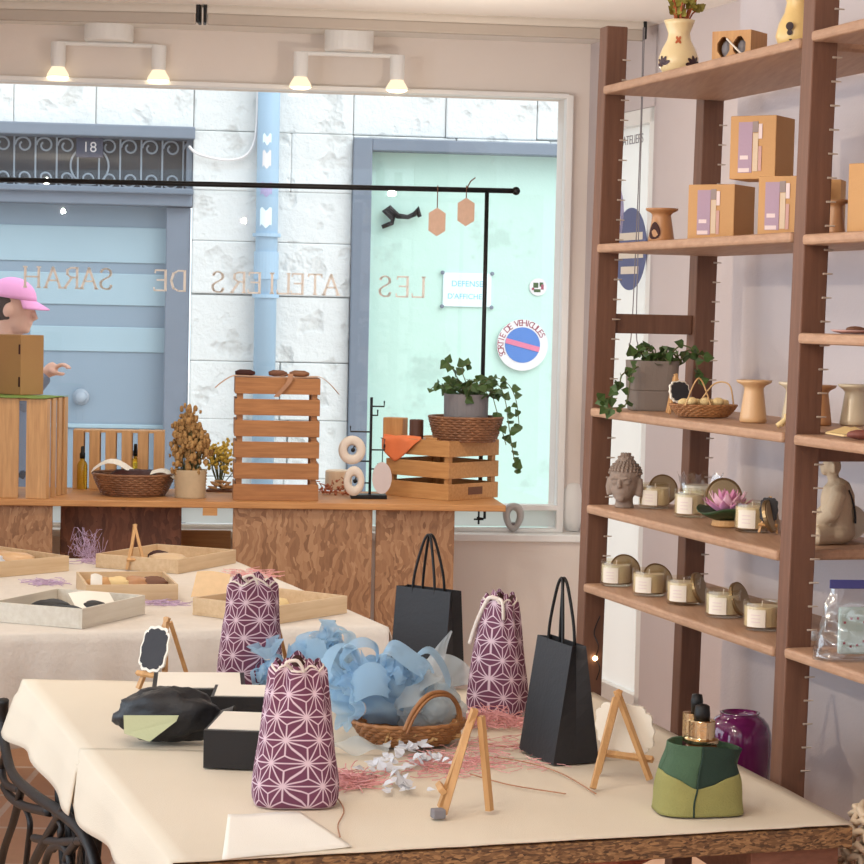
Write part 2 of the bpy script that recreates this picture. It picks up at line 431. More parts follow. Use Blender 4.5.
# left wall with its own big window opening out of the frame
b = MB()
b.box((XL + .05, 7.6, CEIL / 2), (.12, 3.2, CEIL)); b.box((XL + .05, 3.2, .35), (.12, 5.6, .7)); b.box((XL + .05, 3.2, 2.6), (.12, 5.6, .38)); b.box((XL + .05, .2, CEIL / 2), (.12, .5, CEIL))
struct(b.build('wall_left', m_wall))
b = MB(); b.box((.2, -1.98, CEIL / 2), (6.4, .12, CEIL)); struct(b.build('wall_back', m_wall))
# door wall, parallel to the tables, and glazed door
DO = at(600, 330, 1.6); DO = ond(598, 330, 9.15)
DW = Plane((DO.x, DO.y, 0), A - pi / 2)       # runs from the corner towards the camera; x along -UU
Md = DW.M
def dx(px, py=200): return DW.lo(px, py)[0]
d0 = .03; d1 = dx(652)
b = MB()
b.box((-.08, .06, CEIL / 2), (.2, .12, CEIL), M=Md)
b.box(((d0 + d1) / 2, .06, 2.62), (d1 - d0 + .02, .12, .34), M=Md)
b.box(((d1 + 3.6) / 2, .06, CEIL / 2), (3.6 - d1, .12, CEIL), M=Md)
struct(b.build('wall_entrance', m_wall))
dr = struct(bpy.data.objects.new('door_1', None)); COL.objects.link(dr)
b = MB()
for x in (d0 + .012, d1 - .03): b.box((x, .03, 1.225), (.025 if x < .1 else .06, .05, 2.45), M=Md)
for z, h in ((2.42, .06), (.06, .12)): b.box(((d0 + d1) / 2, .03, z), (d1 - d0, .05, h), M=Md)
struct(b.build('door_frame', m_white, dr, bevel=.004))
b = MB(); b.box(((d0 + d1) / 2, .035, 1.25), (d1 - d0, .006, 2.3), M=Md); struct(b.build('door_glass', m_film, dr))
def on_door(px, py): return DW.lo(px, py)
x, z = on_door(634, 140)
text_mesh('ATELIERS', .052, m_grey, 'lettering', dr, Md @ tr(x, -.004, z) @ rot('X', pi / 2))
for (px, py, rx, nm, mt, lb) in ((631, 249, .165, 'round_sticker', m_stick, 'slate blue round sticker with white lines on the glazed door'), (609, 217, .165, 'round_sticker', m_lav, 'pale lavender round sticker on the glazed door behind the shelf post')):
    x, z = on_door(px, py)
    s_ = MB(); s_.prism([(rx * cos(2 * pi * k / 40), rx * sin(2 * pi * k / 40)) for k in range(40)], -.001, .001)
    Ms = Md @ tr(x, -.003, z) @ rot('X', pi / 2)
    st = s_.build(nm, mt); st.matrix_world = Ms; tag(st, lb, 'sticker')
    q = MB(); q.box((0, .05, .0015), (.25, .03, .001)); q.box((0, -.02, .0015), (.27, .035, .001)); q.box((.0, -.085, .0015), (.18, .03, .001)); q.build('white_lines', m_label, st)
# near right wall behind the shelving
P0 = ond(588, 510, 5.05); S0 = V((P0.x, P0.y, 0)); ZREF = P0.z
LEAN = .0147
def S(tt, d, z): return S0 + UU * tt + WW * (d + LEAN * (z - ZREF)) + ZZ * z
RW = S(.10, .375, ZREF)
b = MB(); Ms = Matrix((UU, WW, ZZ)).transposed().to_4x4(); Ms.translation = V((RW.x, RW.y, 0))
b.box((-2.0, .12, CEIL / 2), (4.0, .2, CEIL), M=Ms)
struct(b.build('wall_right', m_wall))
cq = [WIN.M @ V((XL - .1, .15, 0)), DW.M @ V((-.15, .1, 0)), DW.M @ V((3.6, .1, 0)), RW + WW * .2 - UU * .05, RW - UU * 4 + WW * .2, V((XL - .1, -1.9, 0))]
b = MB(); b.prism([(q.x, q.y) for q in cq], CEIL, CEIL + .1); struct(b.build('ceiling', m_ceil))
# ---------------------------------------------------------------- lane and house opposite
b = MB(); b.box((0, 30, -.13), (60, 40.9, .1)); struct(b.build('street', m_street))
Mf = FAC.M
def fx(px, py, off=0): return FAC.lo(px, py, off)
rows = [fx(290, y)[1] for y in (-60, -8, 38, 82, 133, 192, 243, 296, 362, 420, 478)]
rows = [rows[0] + .35 * k for k in range(4, 0, -1)] + rows
z = rows[-1]
while z > -.1: z -= .32; rows.append(z)
xa = fx(192, 230)[0]; xb = fx(350, 300)[0]; xg = fx(640, 300)[0]; zg = fx(400, 140)[1]; zd = fx(100, 128)[1]; xz = fx(-150, 230)[0]
b = MB(); g = .006
def blockrow(x0, x1, z0, z1):
    x = x0
    while x < x1 - .01:
        l = random.uniform(.42, .75); 
        if x1 - (x + l) < .25: l = x1 - x
        g = random.uniform(.0, .006); b.box((x + l / 2, .11 + random.uniform(-.008, .008), (z0 + z1) / 2 + random.uniform(-.003, .003)), (l - g, .24, z1 - z0 - g)); x += l
for k in range(len(rows) - 1):
    z1, z0 = rows[k], rows[k + 1]
    for (x0, x1, zt) in ((-5.5, xz, 9), (xz, xa, zd), (xa, xb, 9), (xb, xg, zg), (xg, 4.5, 9)):
        if zt < 9:                                   # opening: only above its head
            if z1 <= zt + .02: continue
            blockrow(x0, x1, max(z0, zt), z1)
        else: blockrow(x0, x1, z0, z1)
fa = b.build('facade', [m_stonew], bevel=.012); fa.matrix_world = Mf; struct(fa)
b = MB(); 
for (x0, x1, z0, z1) in ((-5.5, xz, -.1, 5.2), (xz, xa, zd, 5.2), (xa, xb, -.1, 5.2), (xb, xg, zg, 5.2), (xg, 4.5, -.1, 5.2)):
    b.box(((x0 + x1) / 2, .17, (z0 + z1) / 2), (x1 - x0, .3, z1 - z0))
fb = b.build('facade_core', m_mort); fb.matrix_world = Mf; struct(fb)
# blue door with a scrolled transom
ed = thing('street_door', 'blue grey double door across the lane under a scrolled iron transom', 'door', Mf @ V(((xz + xa) / 2, 0, -.08)), PH)
Ml = ed.matrix_basis.inverted()
X0 = (xz - xa) / 2; X1 = -X0; zo = .08
def dz(py): return fx(100, py)[1] + zo
def dlx(px, py=230): return fx(px, py)[0] - (xz + xa) / 2
b = MB()
b.box((0, .04, dz(131)), (X1 * 2 + .02, .22, .07)); b.box((0, .05, dz(196)), (X1 * 2, .2, .1)); b.box((0, .02, dz(190)), (X1 * 2 + .01, .22, .035))
b.box((X1 - .08, .08, dz(205) / 2), (.14, .14, dz(205))); b.box((X0 + .08, .08, dz(205) / 2), (.14, .14, dz(205)))
b.box((X1 - .02, .1, dz(165)), (.04, .14, dz(131) - dz(196)))
b.build('door_frame', m_gframe, ed, bevel=.008)
b = MB(); b.box((0, .2, dz(160)), (X1 * 2, .02, dz(128) - dz(192))); b.build('transom_back', m_void, ed)
b = MB(); b.box((0, .14, dz(203) / 2), (X1 * 2 - .1, .05, dz(203))); lf = b.build('door_leaf', m_bdoor, ed)
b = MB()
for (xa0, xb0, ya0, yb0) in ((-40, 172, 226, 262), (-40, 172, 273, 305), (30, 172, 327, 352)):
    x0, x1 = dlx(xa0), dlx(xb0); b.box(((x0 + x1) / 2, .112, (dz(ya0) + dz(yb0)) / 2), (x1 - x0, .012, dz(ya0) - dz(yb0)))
b.build('painted_reflection', m_bdoor2, ed, bevel=.004)  # raised pale strips painted in place of reflections
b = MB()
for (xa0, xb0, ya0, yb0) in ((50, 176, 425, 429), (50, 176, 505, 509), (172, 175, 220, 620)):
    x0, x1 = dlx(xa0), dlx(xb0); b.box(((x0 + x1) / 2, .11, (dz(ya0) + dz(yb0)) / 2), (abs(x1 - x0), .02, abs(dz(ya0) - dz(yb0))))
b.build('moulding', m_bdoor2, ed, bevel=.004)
b = MB(); b.lathe([(.012, 0), (.012, .03), (.034, .036), (.038, .046), (.028, .058), (.0, .062)], 20, M=tr(dlx(80, 398), .115, dz(398)) @ rot('X', pi / 2)); b.lathe([(.05, 0), (.046, .008), (0, .01)], 20, M=tr(dlx(80, 398), .115, dz(398)) @ rot('X', pi / 2)); b.build('door_knob', m_grille, ed, smooth=True)
b = MB(); zt0, zb0 = dz(136), dz(187); sp = .122; x = X0 + .06; k = 0
b.box((0, .1, zb0 - .01), (X1 * 2 - .04, .02, .014)); b.box((0, .1, zt0 + .005), (X1 * 2 - .04, .02, .012))
while x < X1 - .03:
    b.tube([(x, .1, zb0), (x, .1, zt0)], .006, 6)
    for zc, sg in ((zt0 - .055, 1), (zb0 + .05, -1)):
        pts = []
        for q in range(22):
            an = q / 21 * 2 * pi * 1.15; rr = .05 * (1 - .62 * q / 21)
            pts.append((x + .055 - rr * cos(an), .1, zc + sg * (rr * sin(an))))
        b.tube(pts, .006, 5)
    x += sp
gr = b.build('transom_grille', m_grille, ed)
pxc = dlx(89, 147); b = MB(); b.box((pxc, .075, dz(147)), (.155, .012, .115)); npl = b.build('number_plate', m_navy, ed, bevel=.003)
text_mesh('18', .085, m_signw, 'digits', npl, tr(pxc, .067, dz(147)) @ rot('X', pi / 2))
b = MB(); b.lathe([(.12, -.004), (.12, .004)], 30, M=tr(pxc, .1, dz(168)) @ rot('X', pi / 2)); 
b = MB(); b.tube([(pxc + .11 * cos(2 * pi * k / 30), .095, dz(165) + .11 * sin(2 * pi * k / 30)) for k in range(30)], .006, 5, True); b.build('medallion_ring', m_grille, ed)
# mint filled-in doorway
gd = thing('filled_doorway', 'pale mint painted panel in a slate frame right of the drainpipe', 'doorway', Mf @ V(((xb + xg) / 2, 0, -.08)), PH)
W2 = (xg - xb)
b = MB(); b.box((-W2 / 2 + .055, .03, (zg + zo) / 2), (.11, .2, zg + zo)); b.box((W2 / 2 - .055, .03, (zg + zo) / 2), (.11, .2, zg + zo)); b.box((0, .03, zg + zo - .035), (W2 - .22, .2, .07)); b.build('frame', m_gframe, gd, bevel=.006)
b = MB(); b.box((0, .1, (zg + zo - .07) / 2), (W2 - .22, .06, zg + zo - .07)); b.build('panel', m_mint, gd)
def on_panel(px, py, off=.0): return FAC.hit(px, py, -.07 + off)
def Mp(px, py, off=.0):
    M_ = FAC.M.copy(); M_.translation = on_panel(px, py, off); return M_ @ rot('X', pi / 2)       # local x along, local y up, local z towards us
# no parking sign
ns = thing('no_parking_sign', 'round blue and red no parking sign with lettered white rim', 'sign', (0, 0, 0)); ns.matrix_world = Mp(522, 345, .004) @ rot('Z', R(-14))
def disc(r0_, r1_, z0, z1, n=48):
    b = MB(); b.lathe([(r0_, z0), (r1_, z0), (r1_, z1), (r0_, z1)], n, cap=False) if r0_ > 0 else b.prism([(r1_ * cos(2 * pi * k / n), r1_ * sin(2 * pi * k / n)) for k in range(n)], z0, z1); return b
rS = .153
disc(0, rS, 0, .02).build('rim', m_signw, ns); disc(0, rS * .69, .02, .022).build('blue_disc', m_signb, ns)
b = MB(); b.box((0, 0, .0235), (rS * 1.36, rS * .2, .002)); b.build('bar', m_signr, ns)
st = 'SORTIE DE VEHICULES'
lt = bpy.data.objects.new('lettering', bpy.data.meshes.new('lettering')); 
allb = MB()
for k, ch in enumerate(st):
    if ch == ' ': continue
    an = R(205) - R(178) * k / (len(st) - 1) + R(14)
    cv = bpy.data.curves.new('ch', 'FONT'); cv.body = ch; cv.size = .052; cv.align_x = 'CENTER'; cv.align_y = 'CENTER'; cv.extrude = .0006
    o = bpy.data.objects.new('ch', cv); me = bpy.data.meshes.new_from_object(o); bpy.data.objects.remove(o)
    Mx = tr(rS * .85 * cos(an), rS * .85 * sin(an), .0205) @ rot('Z', an - pi / 2)
    allb.add([Mx @ v_.co for v_ in me.vertices], [tuple(p.vertices) for p in me.polygons])
allb.build('lettering', m_ink, ns)
# small round sticker, notice plate, bracket
b = disc(0, .052, 0, .003, 30); rs = b.build('round_sticker', m_signw); rs.matrix_world = Mp(538, 287, .003); tag(rs, 'small round sticker with dark and red marks on the mint panel', 'sticker')
b = MB(); b.box((-.014, .01, .0035), (.03, .03, .001)); b.box((.02, .015, .0035), (.022, .025, .001)); b.box((-.005, -.022, .0035), (.04, .018, .001)); b.build('dark_mark', m_leaf, rs)
b = MB(); b.box((.026, .0, .004), (.016, .03, .001)); b.box((-.03, -.012, .004), (.014, .014, .001)); b.build('red_mark', m_ink, rs)
sg = thing('notice_plate', 'pale blue notice plate with two lines of cyan lettering on the mint panel', 'sign'); sg.matrix_world = Mp(467, 290, .006)
b = MB(); b.box((0, 0, 0), (.29, .2, .012)); b.build('plate', m_plate, sg, bevel=.003)
text_mesh('DEFENSE', .048, m_cyan, 'lettering', sg, tr(0, .035, .0065)); text_mesh("D'AFFICHER", .044, m_cyan, 'lettering', sg, tr(0, -.04, .0065))
b = MB(); 
for x_, y_ in ((-.148, .1), (.148, .1), (-.148, -.1), (.148, -.1)): b.lathe([(.012, 0), (.012, .012), (0, .014)], 10, M=tr(x_, y_, 0))
b.build('screw', m_gframe, sg)
b = MB(); Mi = Mp(400, 215, .01)
def pp(px, py, off=.03): return Mi.inverted() @ FAC.hit(px, py, -.07 + off)
b.tube([pp(382, 227, .03), pp(392, 223, .03), pp(393, 219, .04), pp(385, 210, .05), pp(389, 208, .05), pp(398, 216, .05), pp(408, 217, .05), pp(415, 214, .05), pp(417, 209, .05), pp(420, 217, .05)], [.012, .014, .016, .022, .02, .018, .014, .016, .022, .012], 8)
br = b.build('wall_bracket', m_dark); br.matrix_world = Mi; tag(br, 'bent dark metal bracket fixed high on the mint panel', 'bracket')
# drainpipe and cable
xp, _ = fx(268, 160, .08); xq, _ = fx(261, 360, .08)
dp = thing('drainpipe', 'pale blue drainpipe with torn stickers on the stone wall', 'pipe', Mf @ V((xp, -.09, -.08)), PH)
zc1, zc2, zc3 = fx(262, 235, .09)[1] + zo, fx(262, 296, .09)[1] + zo, fx(264, 262, .09)[1] + zo
b = MB(); b.lathe([(.064, .2), (.064, 5.2)], 24); b.lathe([(.058, 0), (.058, zc2)], 24); b.build('pipe', m_pipe, dp, smooth=True)
for z_, h_, r_ in ((zc1, .02, .082), (zc2, .02, .078), (zc3 - .02, .16, .072)):
    b = MB(); b.lathe([(r_, z_ - h_ / 2), (r_, z_ + h_ / 2)], 24); b.build('collar', m_pipe, dp, smooth=False)
for px, py, w_, h_, mm in ((265, 140, .05, .05, m_plate), (264, 160, .05, .09, m_signw), (268, 190, .07, .07, m_lav), (266, 218, .07, .1, m_plate)):
    b = MB(); zz = fx(px, py, .09)[1] + zo; n_ = 6
    b.grid(lambda u, v_: (.0655 * sin((u - .5) * w_ / .065 - .15), -.0655 * cos((u - .5) * w_ / .065 - .15), zz + (v_ - .5) * h_ + .012 * sin(9 * u)), n_, 2); b.build('torn_sticker', mm, dp)
b = MB(); Mi = FAC.M
pts = [FAC.hit(px, py, .05) for px, py in ((189, 146), (196, 153), (212, 158), (230, 160), (245, 156), (254, 143), (257, 120), (258, 80), (258, 30))]
b.tube(smoothpath(pts, 6), .009, 6); cb = b.build('cable', m_signw); tag(cb, 'thin white cable looping from the blue door to the drainpipe', 'cable')
# person outside
pz = -.08; ps = thing('person', 'person in a pink cap and grey jacket walking past the window with one hand raised', 'person', V((ond(12, 300, 10.25).x, 10.25, pz)))
hz = (ond(12, 308, 10.25).z - pz); hx = 0
b = MB()
Mh = tr(0, 0, hz) @ rot('Y', R(8))
def hd(d):
    k = 1.0
    if d.x > .2: k *= 1 + .03 * max(0, 1 - abs(d.z) * 3)
    return k
b.ball((0, 0, .02), (.097, .074, .105), 24, 16, M=Mh); b.ball((.03, 0, -.05), (.066, .056, .075), 18, 12, M=Mh)
b.ball((.074, 0, -.088), (.026, .028, .022), 12, 8, M=Mh)                # chin
b.tube([(.085, 0, .025), (.103, 0, -.005), (.118, 0, -.03), (.1, 0, -.04)], [.01, .012, .013, .01], 8, M=Mh)   # nose
b.ball((.094, 0, -.057), (.014, .026, .008), 10, 6, M=Mh); b.ball((.09, 0, -.07), (.013, .023, .008), 10, 6, M=Mh)
for sy in (-1, 1):
    b.ball((-.005, sy * .074, -.012), (.022, .011, .034), 12, 8, M=Mh); b.ball((.085, sy * .032, .018), (.014, .014, .01), 10, 6, M=Mh)
b.tube([(-.02, 0, hz - .05), (-.035, 0, hz - .14), (-.045, 0, hz - .22)], [.056, .054, .07], 14)
b.tube([(-.045, 0, hz - .2), (-.05, 0, hz - .4), (-.05, 0, hz - .62), (-.04, 0, hz - .78)], [.1, .15, .13, .15], 16)
for sy in (-1, 1):
    b.tube([(-.03, sy * .09, .88), (.02 + .1 * sy, sy * .095, .5), (.0 + .16 * sy, sy * .095, .09), (.02 + .16 * sy, sy * .095, .05)], [.088, .06, .045, .04], 12)
    b.tube([(-.04 + .16 * sy, sy * .095, .045), (.06 + .16 * sy, sy * .1, .045), (.17 + .16 * sy, sy * .1, .032)], [.042, .045, .032], 10)
def P(px, py, dy=0): p = ond(px, py, 10.25 + dy); return (p.x - ps.location.x, dy, p.z - pz)
sh = (-.05, -.17, hz - .26); el = P(22, 402, -.24); wr = P(47, 371, -.2)
b.tube([(-.05, -.1, hz - .25), sh, tuple((V(sh) + V(el)) / 2), el, wr], [.06, .058, .047, .042, .029], 12)
b.tube([(-.05, .1, hz - .25), (-.06, .18, hz - .27), (-.08, .23, hz - .54), (.02, .22, hz - .74), (.05, .21, hz - .82)], [.06, .058, .047, .03, .035], 12)
# hand: palm, four fingers and a thumb, held out flat
wv = V(wr); pc = V(P(56, 368, -.2))
b.tube([wv, wv.lerp(pc, .5), pc], [.027, .034, .032], 10)
for q, (oy, ln) in enumerate(((-.027, .062), (-.009, .07), (.009, .066), (.026, .05))):
    f0 = pc + V((.0, oy, .004)); b.tube([f0, f0 + V((ln * .5, oy * .15, .014)), f0 + V((ln * .85, oy * .2, .004)), f0 + V((ln, oy * .2, -.008))], [.0105, .0095, .0085, .007], 8)
tb = wv.lerp(pc, .45) + V((0, -.028, 0)); b.tube([tb, tb + V((.022, -.022, -.01)), tb + V((.052, -.02, -.018)), tb + V((.07, -.008, -.016))], [.013, .012, .0105, .008], 8)
b.build('body', m_skin, ps, smooth=True, remesh=.0065)
b = MB()
b.tube([(-.04, 0, hz - .15), (-.045, 0, hz - .2), (-.05, 0, hz - .3), (-.05, 0, hz - .5), (-.05, 0, hz - .84)], [.068, .115, .175, .16, .18], 18)
b.tube([(-.05, -.1, hz - .24), sh, tuple((V(sh) + V(el)) / 2), el, tuple(V(el).lerp(wv, .9))], [.075, .075, .063, .058, .045], 12)
b.tube([(-.05, .1, hz - .24), (-.06, .18, hz - .27), (-.08, .23, hz - .54), (.02, .22, hz - .72)], [.075, .075, .06, .045], 12)
b.build('jacket', m_jack, ps, smooth=True, remesh=.012)
b = MB(); b.tube([(-.05, -.02, .95), (-.045, 0, .84)], [.168, .165], 16)
for sy in (-1, 1): b.tube([(-.04, sy * .075, .9), (.02 + .1 * sy, sy * .095, .5), (.0 + .16 * sy, sy * .095, .1)], [.105, .08, .066], 12)
b.build('trousers', m_trous, ps, smooth=True, remesh=.012)
b = MB(); b.ball((-.026, 0, .012), (.093, .079, .1), 20, 14, M=Mh); b.build('hair', m_hair, ps, smooth=True)
cp = MB(); cp.grid(lambda u, v_: Mh @ V((-.004 + .111 * cos(2 * pi * u) * cos(v_ * pi / 2), .088 * sin(2 * pi * u) * cos(v_ * pi / 2), .046 + .096 * sin(v_ * pi / 2))), 28, 8, True)
def brim(u, v_):
    an = (u - .5) * 2.2; r_ = .1 + .075 * v_ * cos(an * .8); return Mh @ V((r_ * cos(an) , .085 * sin(an) * (1 + .1 * v_), .05 - .03 * v_ + .0 - .014 * abs(sin(an)) * v_))
cp.grid(brim, 14, 5); cp.build('cap', m_cap, ps, smooth=True, solid=.004)
# ---------------------------------------------------------------- ceiling fittings by the window
for (pa, pb, pc_, lb) in (((59, 60), (158, 64), (109, 34), 'left hand white twin spot bar on the ceiling above the window'), ((301, 70), (397, 74), (349, 44), 'right hand white twin spot bar on the ceiling above the window')):
    y0 = 9.05
    c = ond(*pc_, y0); base = V((c.x, c.y, CEIL))
    t_ = thing('spot_bar', lb, 'ceiling lamp', base, PH, 'twin spot bars over the window')
    x0 = (ond(*pa, y0).x - c.x) / cos(PH); x1 = (ond(*pb, y0).x - c.x) / cos(PH)
    zb_ = ond(*pc_, y0).z - .055 - CEIL
    b = MB(); b.lathe([(.1, 0), (.1, zb_ + .03), (.095, zb_ + .022)][::-1], 30); b.build('ceiling_rose', m_white, t_)
    b = MB(); b.tube([(x0, 0, zb_ + .012), (x1, 0, zb_ + .012)], .009, 8); b.build('bar', m_white, t_)
    for x in (x0, x1):
        b = MB(); b.lathe([(.028, zb_ - .085), (.03, zb_ - .06), (.03, zb_ + .015)], 18, M=tr(x, 0, 0)); b.build('lamp_holder', m_white, t_)
        b = MB(); b.lathe([(.046, zb_ - .126), (.044, zb_ - .115), (.026, zb_ - .085)], 20, M=tr(x, 0, 0)); b.build('bulb_glass', m_bulb2, t_, smooth=True)
        b = MB(); b.lathe([(.002, zb_ - .136), (.03, zb_ - .134), (.043, zb_ - .127)], 20, M=tr(x, 0, 0)); b.build('bulb', m_bulb, t_, smooth=True)
BY = 8.4
for (p0, p1, lb, nm) in (((207, 24), (641, 44), 'beige roller blind rolled up across the ceiling with a cord at its right end', 1), ((-260, 0), (197, 20), 'beige roller blind rolled up at the left end of the ceiling', 0)):
    a0 = ond(*p0, BY); a1 = ond(*p1, BY + .2 if nm else BY)
    zz = (a0.z + a1.z) / 2 if nm else zz_keep
    zz_keep = zz
    dv = V((a1.x - a0.x, a1.y - a0.y, 0)); L_ = dv.length; an = atan2(dv.y, dv.x)
    t_ = thing('roller_blind', lb, 'blind', V(((a0.x + a1.x) / 2, (a0.y + a1.y) / 2, zz)), an, 'roller blinds along the ceiling')
    b = MB(); b.lathe([(.04, -L_ / 2), (.04, L_ / 2)], 20, M=tr(0, 0, .052) @ rot('Y', pi / 2)); b.build('fabric_roll', m_blind, t_, smooth=False)
    b = MB(); b.box((0, -.03, .022), (L_, .03, .042)); b.build('bottom_rail', m_blind2, t_, bevel=.006)
    for x in (-L_ / 2 - .008, L_ / 2 + .008):
        b = MB(); b.box((x, 0, .045), (.012, .08, .075)); b.build('bracket', m_dark if x * (1 if nm else 1) > 0 or nm else m_blind2, t_, bevel=.003)
    if nm:
        e = ond(636, 352, BY + .2); hh_ = e.z - zz; x = L_ / 2 - .004
        b = MB(); pts = [(x, -.05, .05), (x, -.05, -.4), (x - .012, -.05, hh_ + .12), (x - .022, -.05, hh_ + .03), (x - .01, -.05, hh_), (x + .012, -.05, hh_ + .03), (x + .004, -.05, hh_ + .13), (x + .004, -.05, -.4), (x + .006, -.05, .05)]
        b.tube(smoothpath(pts, 5), .0022, 5); b.build('cord', m_grey, t_)
# ---------------------------------------------------------------- display bench under the window
BZ = .895
bf0 = at(0, 500, BZ); BN = Plane((ond(300, 503, 8.3).x, 8.3, 0), PH)
def bx(px, py=515): return BN.lo(px, py)[0]
bench = thing('display_bench', 'long low window bench with a board top on rough chipboard uprights', 'bench', BN.M @ V((0, 0, 0)), PH)
xl, xrr = -2.15, bx(506, 504)
b = MB(); b.box(((xl + xrr) / 2, .29, BZ - .012), (xrr - xl, .58, .024)); b.build('bench_top', m_bench, bench, bevel=.003)
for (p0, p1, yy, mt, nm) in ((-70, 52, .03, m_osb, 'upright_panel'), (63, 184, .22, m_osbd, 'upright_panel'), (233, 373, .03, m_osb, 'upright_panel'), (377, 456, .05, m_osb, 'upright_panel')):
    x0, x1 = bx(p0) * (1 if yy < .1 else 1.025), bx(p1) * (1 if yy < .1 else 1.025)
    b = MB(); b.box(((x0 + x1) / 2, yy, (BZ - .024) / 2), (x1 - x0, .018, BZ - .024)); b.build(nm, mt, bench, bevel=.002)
b = MB(); x0, x1 = bx(52), bx(233); z1 = BN.hit(210, 533).z; b.box(((x0 + x1) / 2, .5, (z1 - .0) / 2 - .02), (x1 - x0, .018, z1 - .04)); b.build('low_back_board', m_pineh, bench)
b = MB(); b.box((bx(210), .02, BZ - .024 - .014), (.055, .05, .028)); b.build('block', m_pineh, bench)
# clothes rail on the bench
RY = 8.84
q0 = ond(-60, 170, RY); q1 = ond(516, 191, RY); qp = ond(487, 192, RY)
rl = thing('hanging_rail', 'black metal rail on a single post clamped to the window bench', 'rail', V((qp.x, RY + .0, BZ)))
zr = q1.z - BZ
b = MB(); b.tube([(q0.x - qp.x, (q0.x - qp.x) * .0, zr), (q1.x - qp.x, 0, zr)], .0105, 12); b.build('rail', m_dark, rl, smooth=True)
b = MB(); b.ball((q1.x - qp.x, 0, zr), .017); b.build('end_cap', m_dark, rl, smooth=True)
b = MB(); b.tube([(0, 0, .0), (0, 0, zr)], .0085, 12); b.build('post', m_dark, rl, smooth=True)
b = MB(); yo = (BN.hit(486, 503, -.594)).y - RY; b.tube([(0, 0, .006), (0, yo, .006), (0, yo, -.03)], .006, 8); b.tube([(0, yo, -.026), (.024, yo, -.026), (.024, yo, -.105), (-.008, yo, -.105)], .006, 8); b.tube([(0, yo, -.03), (0, yo, -.13)], .004, 8); b.tube([(-.02, yo, -.11), (.02, yo, -.11)], .004, 6); b.build('clamp', m_dark, rl)
for (px, py, w_, lb) in ((437, 222, .036, 'lower left hexagonal wooden tag hanging from the black rail'), (466, 212, .036, 'right hand hexagonal wooden tag hanging from the black rail by a knotted cord')):
    c = ond(px, py, RY - .002); t_ = thing('wooden_tag', lb, 'tag', c, 0, 'wooden tags hanging from the rail')
    b = MB(); hx_, hz_ = .034, .057; b.prism([(-hx_, -hz_ + .022), (0, -hz_), (hx_, -hz_ + .022), (hx_, hz_ - .022), (0, hz_), (-hx_, hz_ - .022)], -.003, .003, M=rot('X', pi / 2)); b.build('plaque', plain('tag_wood', (206, 172, 150), .7, var=.15, scale=40) if px < 450 else bpy.data.materials['tag_wood'], t_)
    zt = ond(px, 189, RY).z - c.z
    b = MB(); b.tube([(0, 0, hz_ - .012), (0, -.0, hz_ + .03), (0, -.012, zt - .01), (0, -.0135, zt), (0, 0, zt + .013)], .0022, 5); 
    if px > 450: b.tube([(0, -.0135, zt), (.016, -.015, zt + .03), (.034, -.01, zt + .045)], .0026, 5)
    b.build('cord', m_brown, t_)
# ---------------------------------------------------------------- crates
def crate(name, label, loc, rz, L, W, Hh, vertical, n, nside, gap, mat, parts=(1, 1, 1, 1), group=None, th=.009):
    """origin at the near left base corner; x along the near face, y away"""
    t_ = thing(name, label, 'crate', loc, rz, group)
    def side(M, len_, k):
        b = MB()
        if vertical:
            w_ = (len_ - gap * (k - 1)) / k
            for i in range(k): b.box((w_ / 2 + i * (w_ + gap), th / 2, Hh / 2), (w_, th, Hh), M=M)
        else:
            w_ = (Hh - gap * (k - 1)) / k
            for i in range(k): b.box((len_ / 2, th / 2, w_ / 2 + i * (w_ + gap)), (len_, th, w_), M=M)
        b.build('slatted_side', mat, t_, bevel=.0015)
    Ms = [Matrix(), tr(L, 0, 0) @ rot('Z', pi / 2), tr(L, W, 0) @ rot('Z', pi), tr(0, W, 0) @ rot('Z', -pi / 2)]
    for i in range(4):
        if parts[i]: side(Ms[i] @ tr(.0005, 0, 0), (L if i % 2 == 0 else W) - .001, n if i % 2 == 0 else nside)
    p_ = .022
    for x in (th + p_ / 2 + .001, L - th - p_ / 2 - .001):
        for y in (th + p_ / 2 + .001, W - th - p_ / 2 - .001):
            b = MB(); b.box((x, y, Hh / 2), (p_, p_, Hh - .004)); b.build('corner_post', mat, t_)
    return t_
def lidboard(t_, L, W, z, mat, nm='end_board'):
    b = MB(); b.box((L / 2, W / 2, z), (L - .02, W - .02, .009)); return b.build(nm, mat, t_)
ez = BZ + .0005
arz = R(-8); c = at(46, 499, ez) - V((cos(arz), sin(arz), 0)) * .3; A_ = crate('wooden_crate', 'upright slatted wooden crate at the left end of the window bench under a brown box', c, arz, .3, .26, .375, True, 3, 4, .03, m_cratev, (1, 1, 0, 1)); lidboard(A_, .3, .26, .37, m_cratev)
cA = c
c = at(66, 492, ez); c = c + V((0, .15, 0)); B_ = crate('wooden_crate', 'low slatted wooden crate standing behind the two oil bottles', c, PH, .36, .12, .235, True, 6, 3, .022, m_cratev); lidboard(B_, .36, .12, .23, m_cratev)
c = at(233, 500, ez); C_ = crate('wooden_crate', 'tall wooden crate with six cross slats standing in the middle of the window bench', c, PH, .325, .24, .468, False, 6, 6, .0195, m_crate, (1, 1, 0, 1)); lidboard(C_, .325, .24, .463, m_crate); cC = c
c0 = at(448, 501, ez); th_ = R(-42)
Dl = .335; c = c0 - V((cos(th_) * Dl, sin(th_) * Dl, 0)); D_ = crate('wooden_crate', 'open wooden crate turned cornerwise under the basket with the trailing ivy', c, th_, Dl, .30, .232, False, 3, 3, .022, m_pineh); lidboard(D_, Dl, .30, .006, m_pineh, 'bottom_board')
lidboard(D_, Dl, .30, .222, m_pineh, 'top_board')
b = MB(); b.box((Dl + .0008, .16, .034), (.001, .085, .03)); b.build('burnt_mark', m_brown, D_)
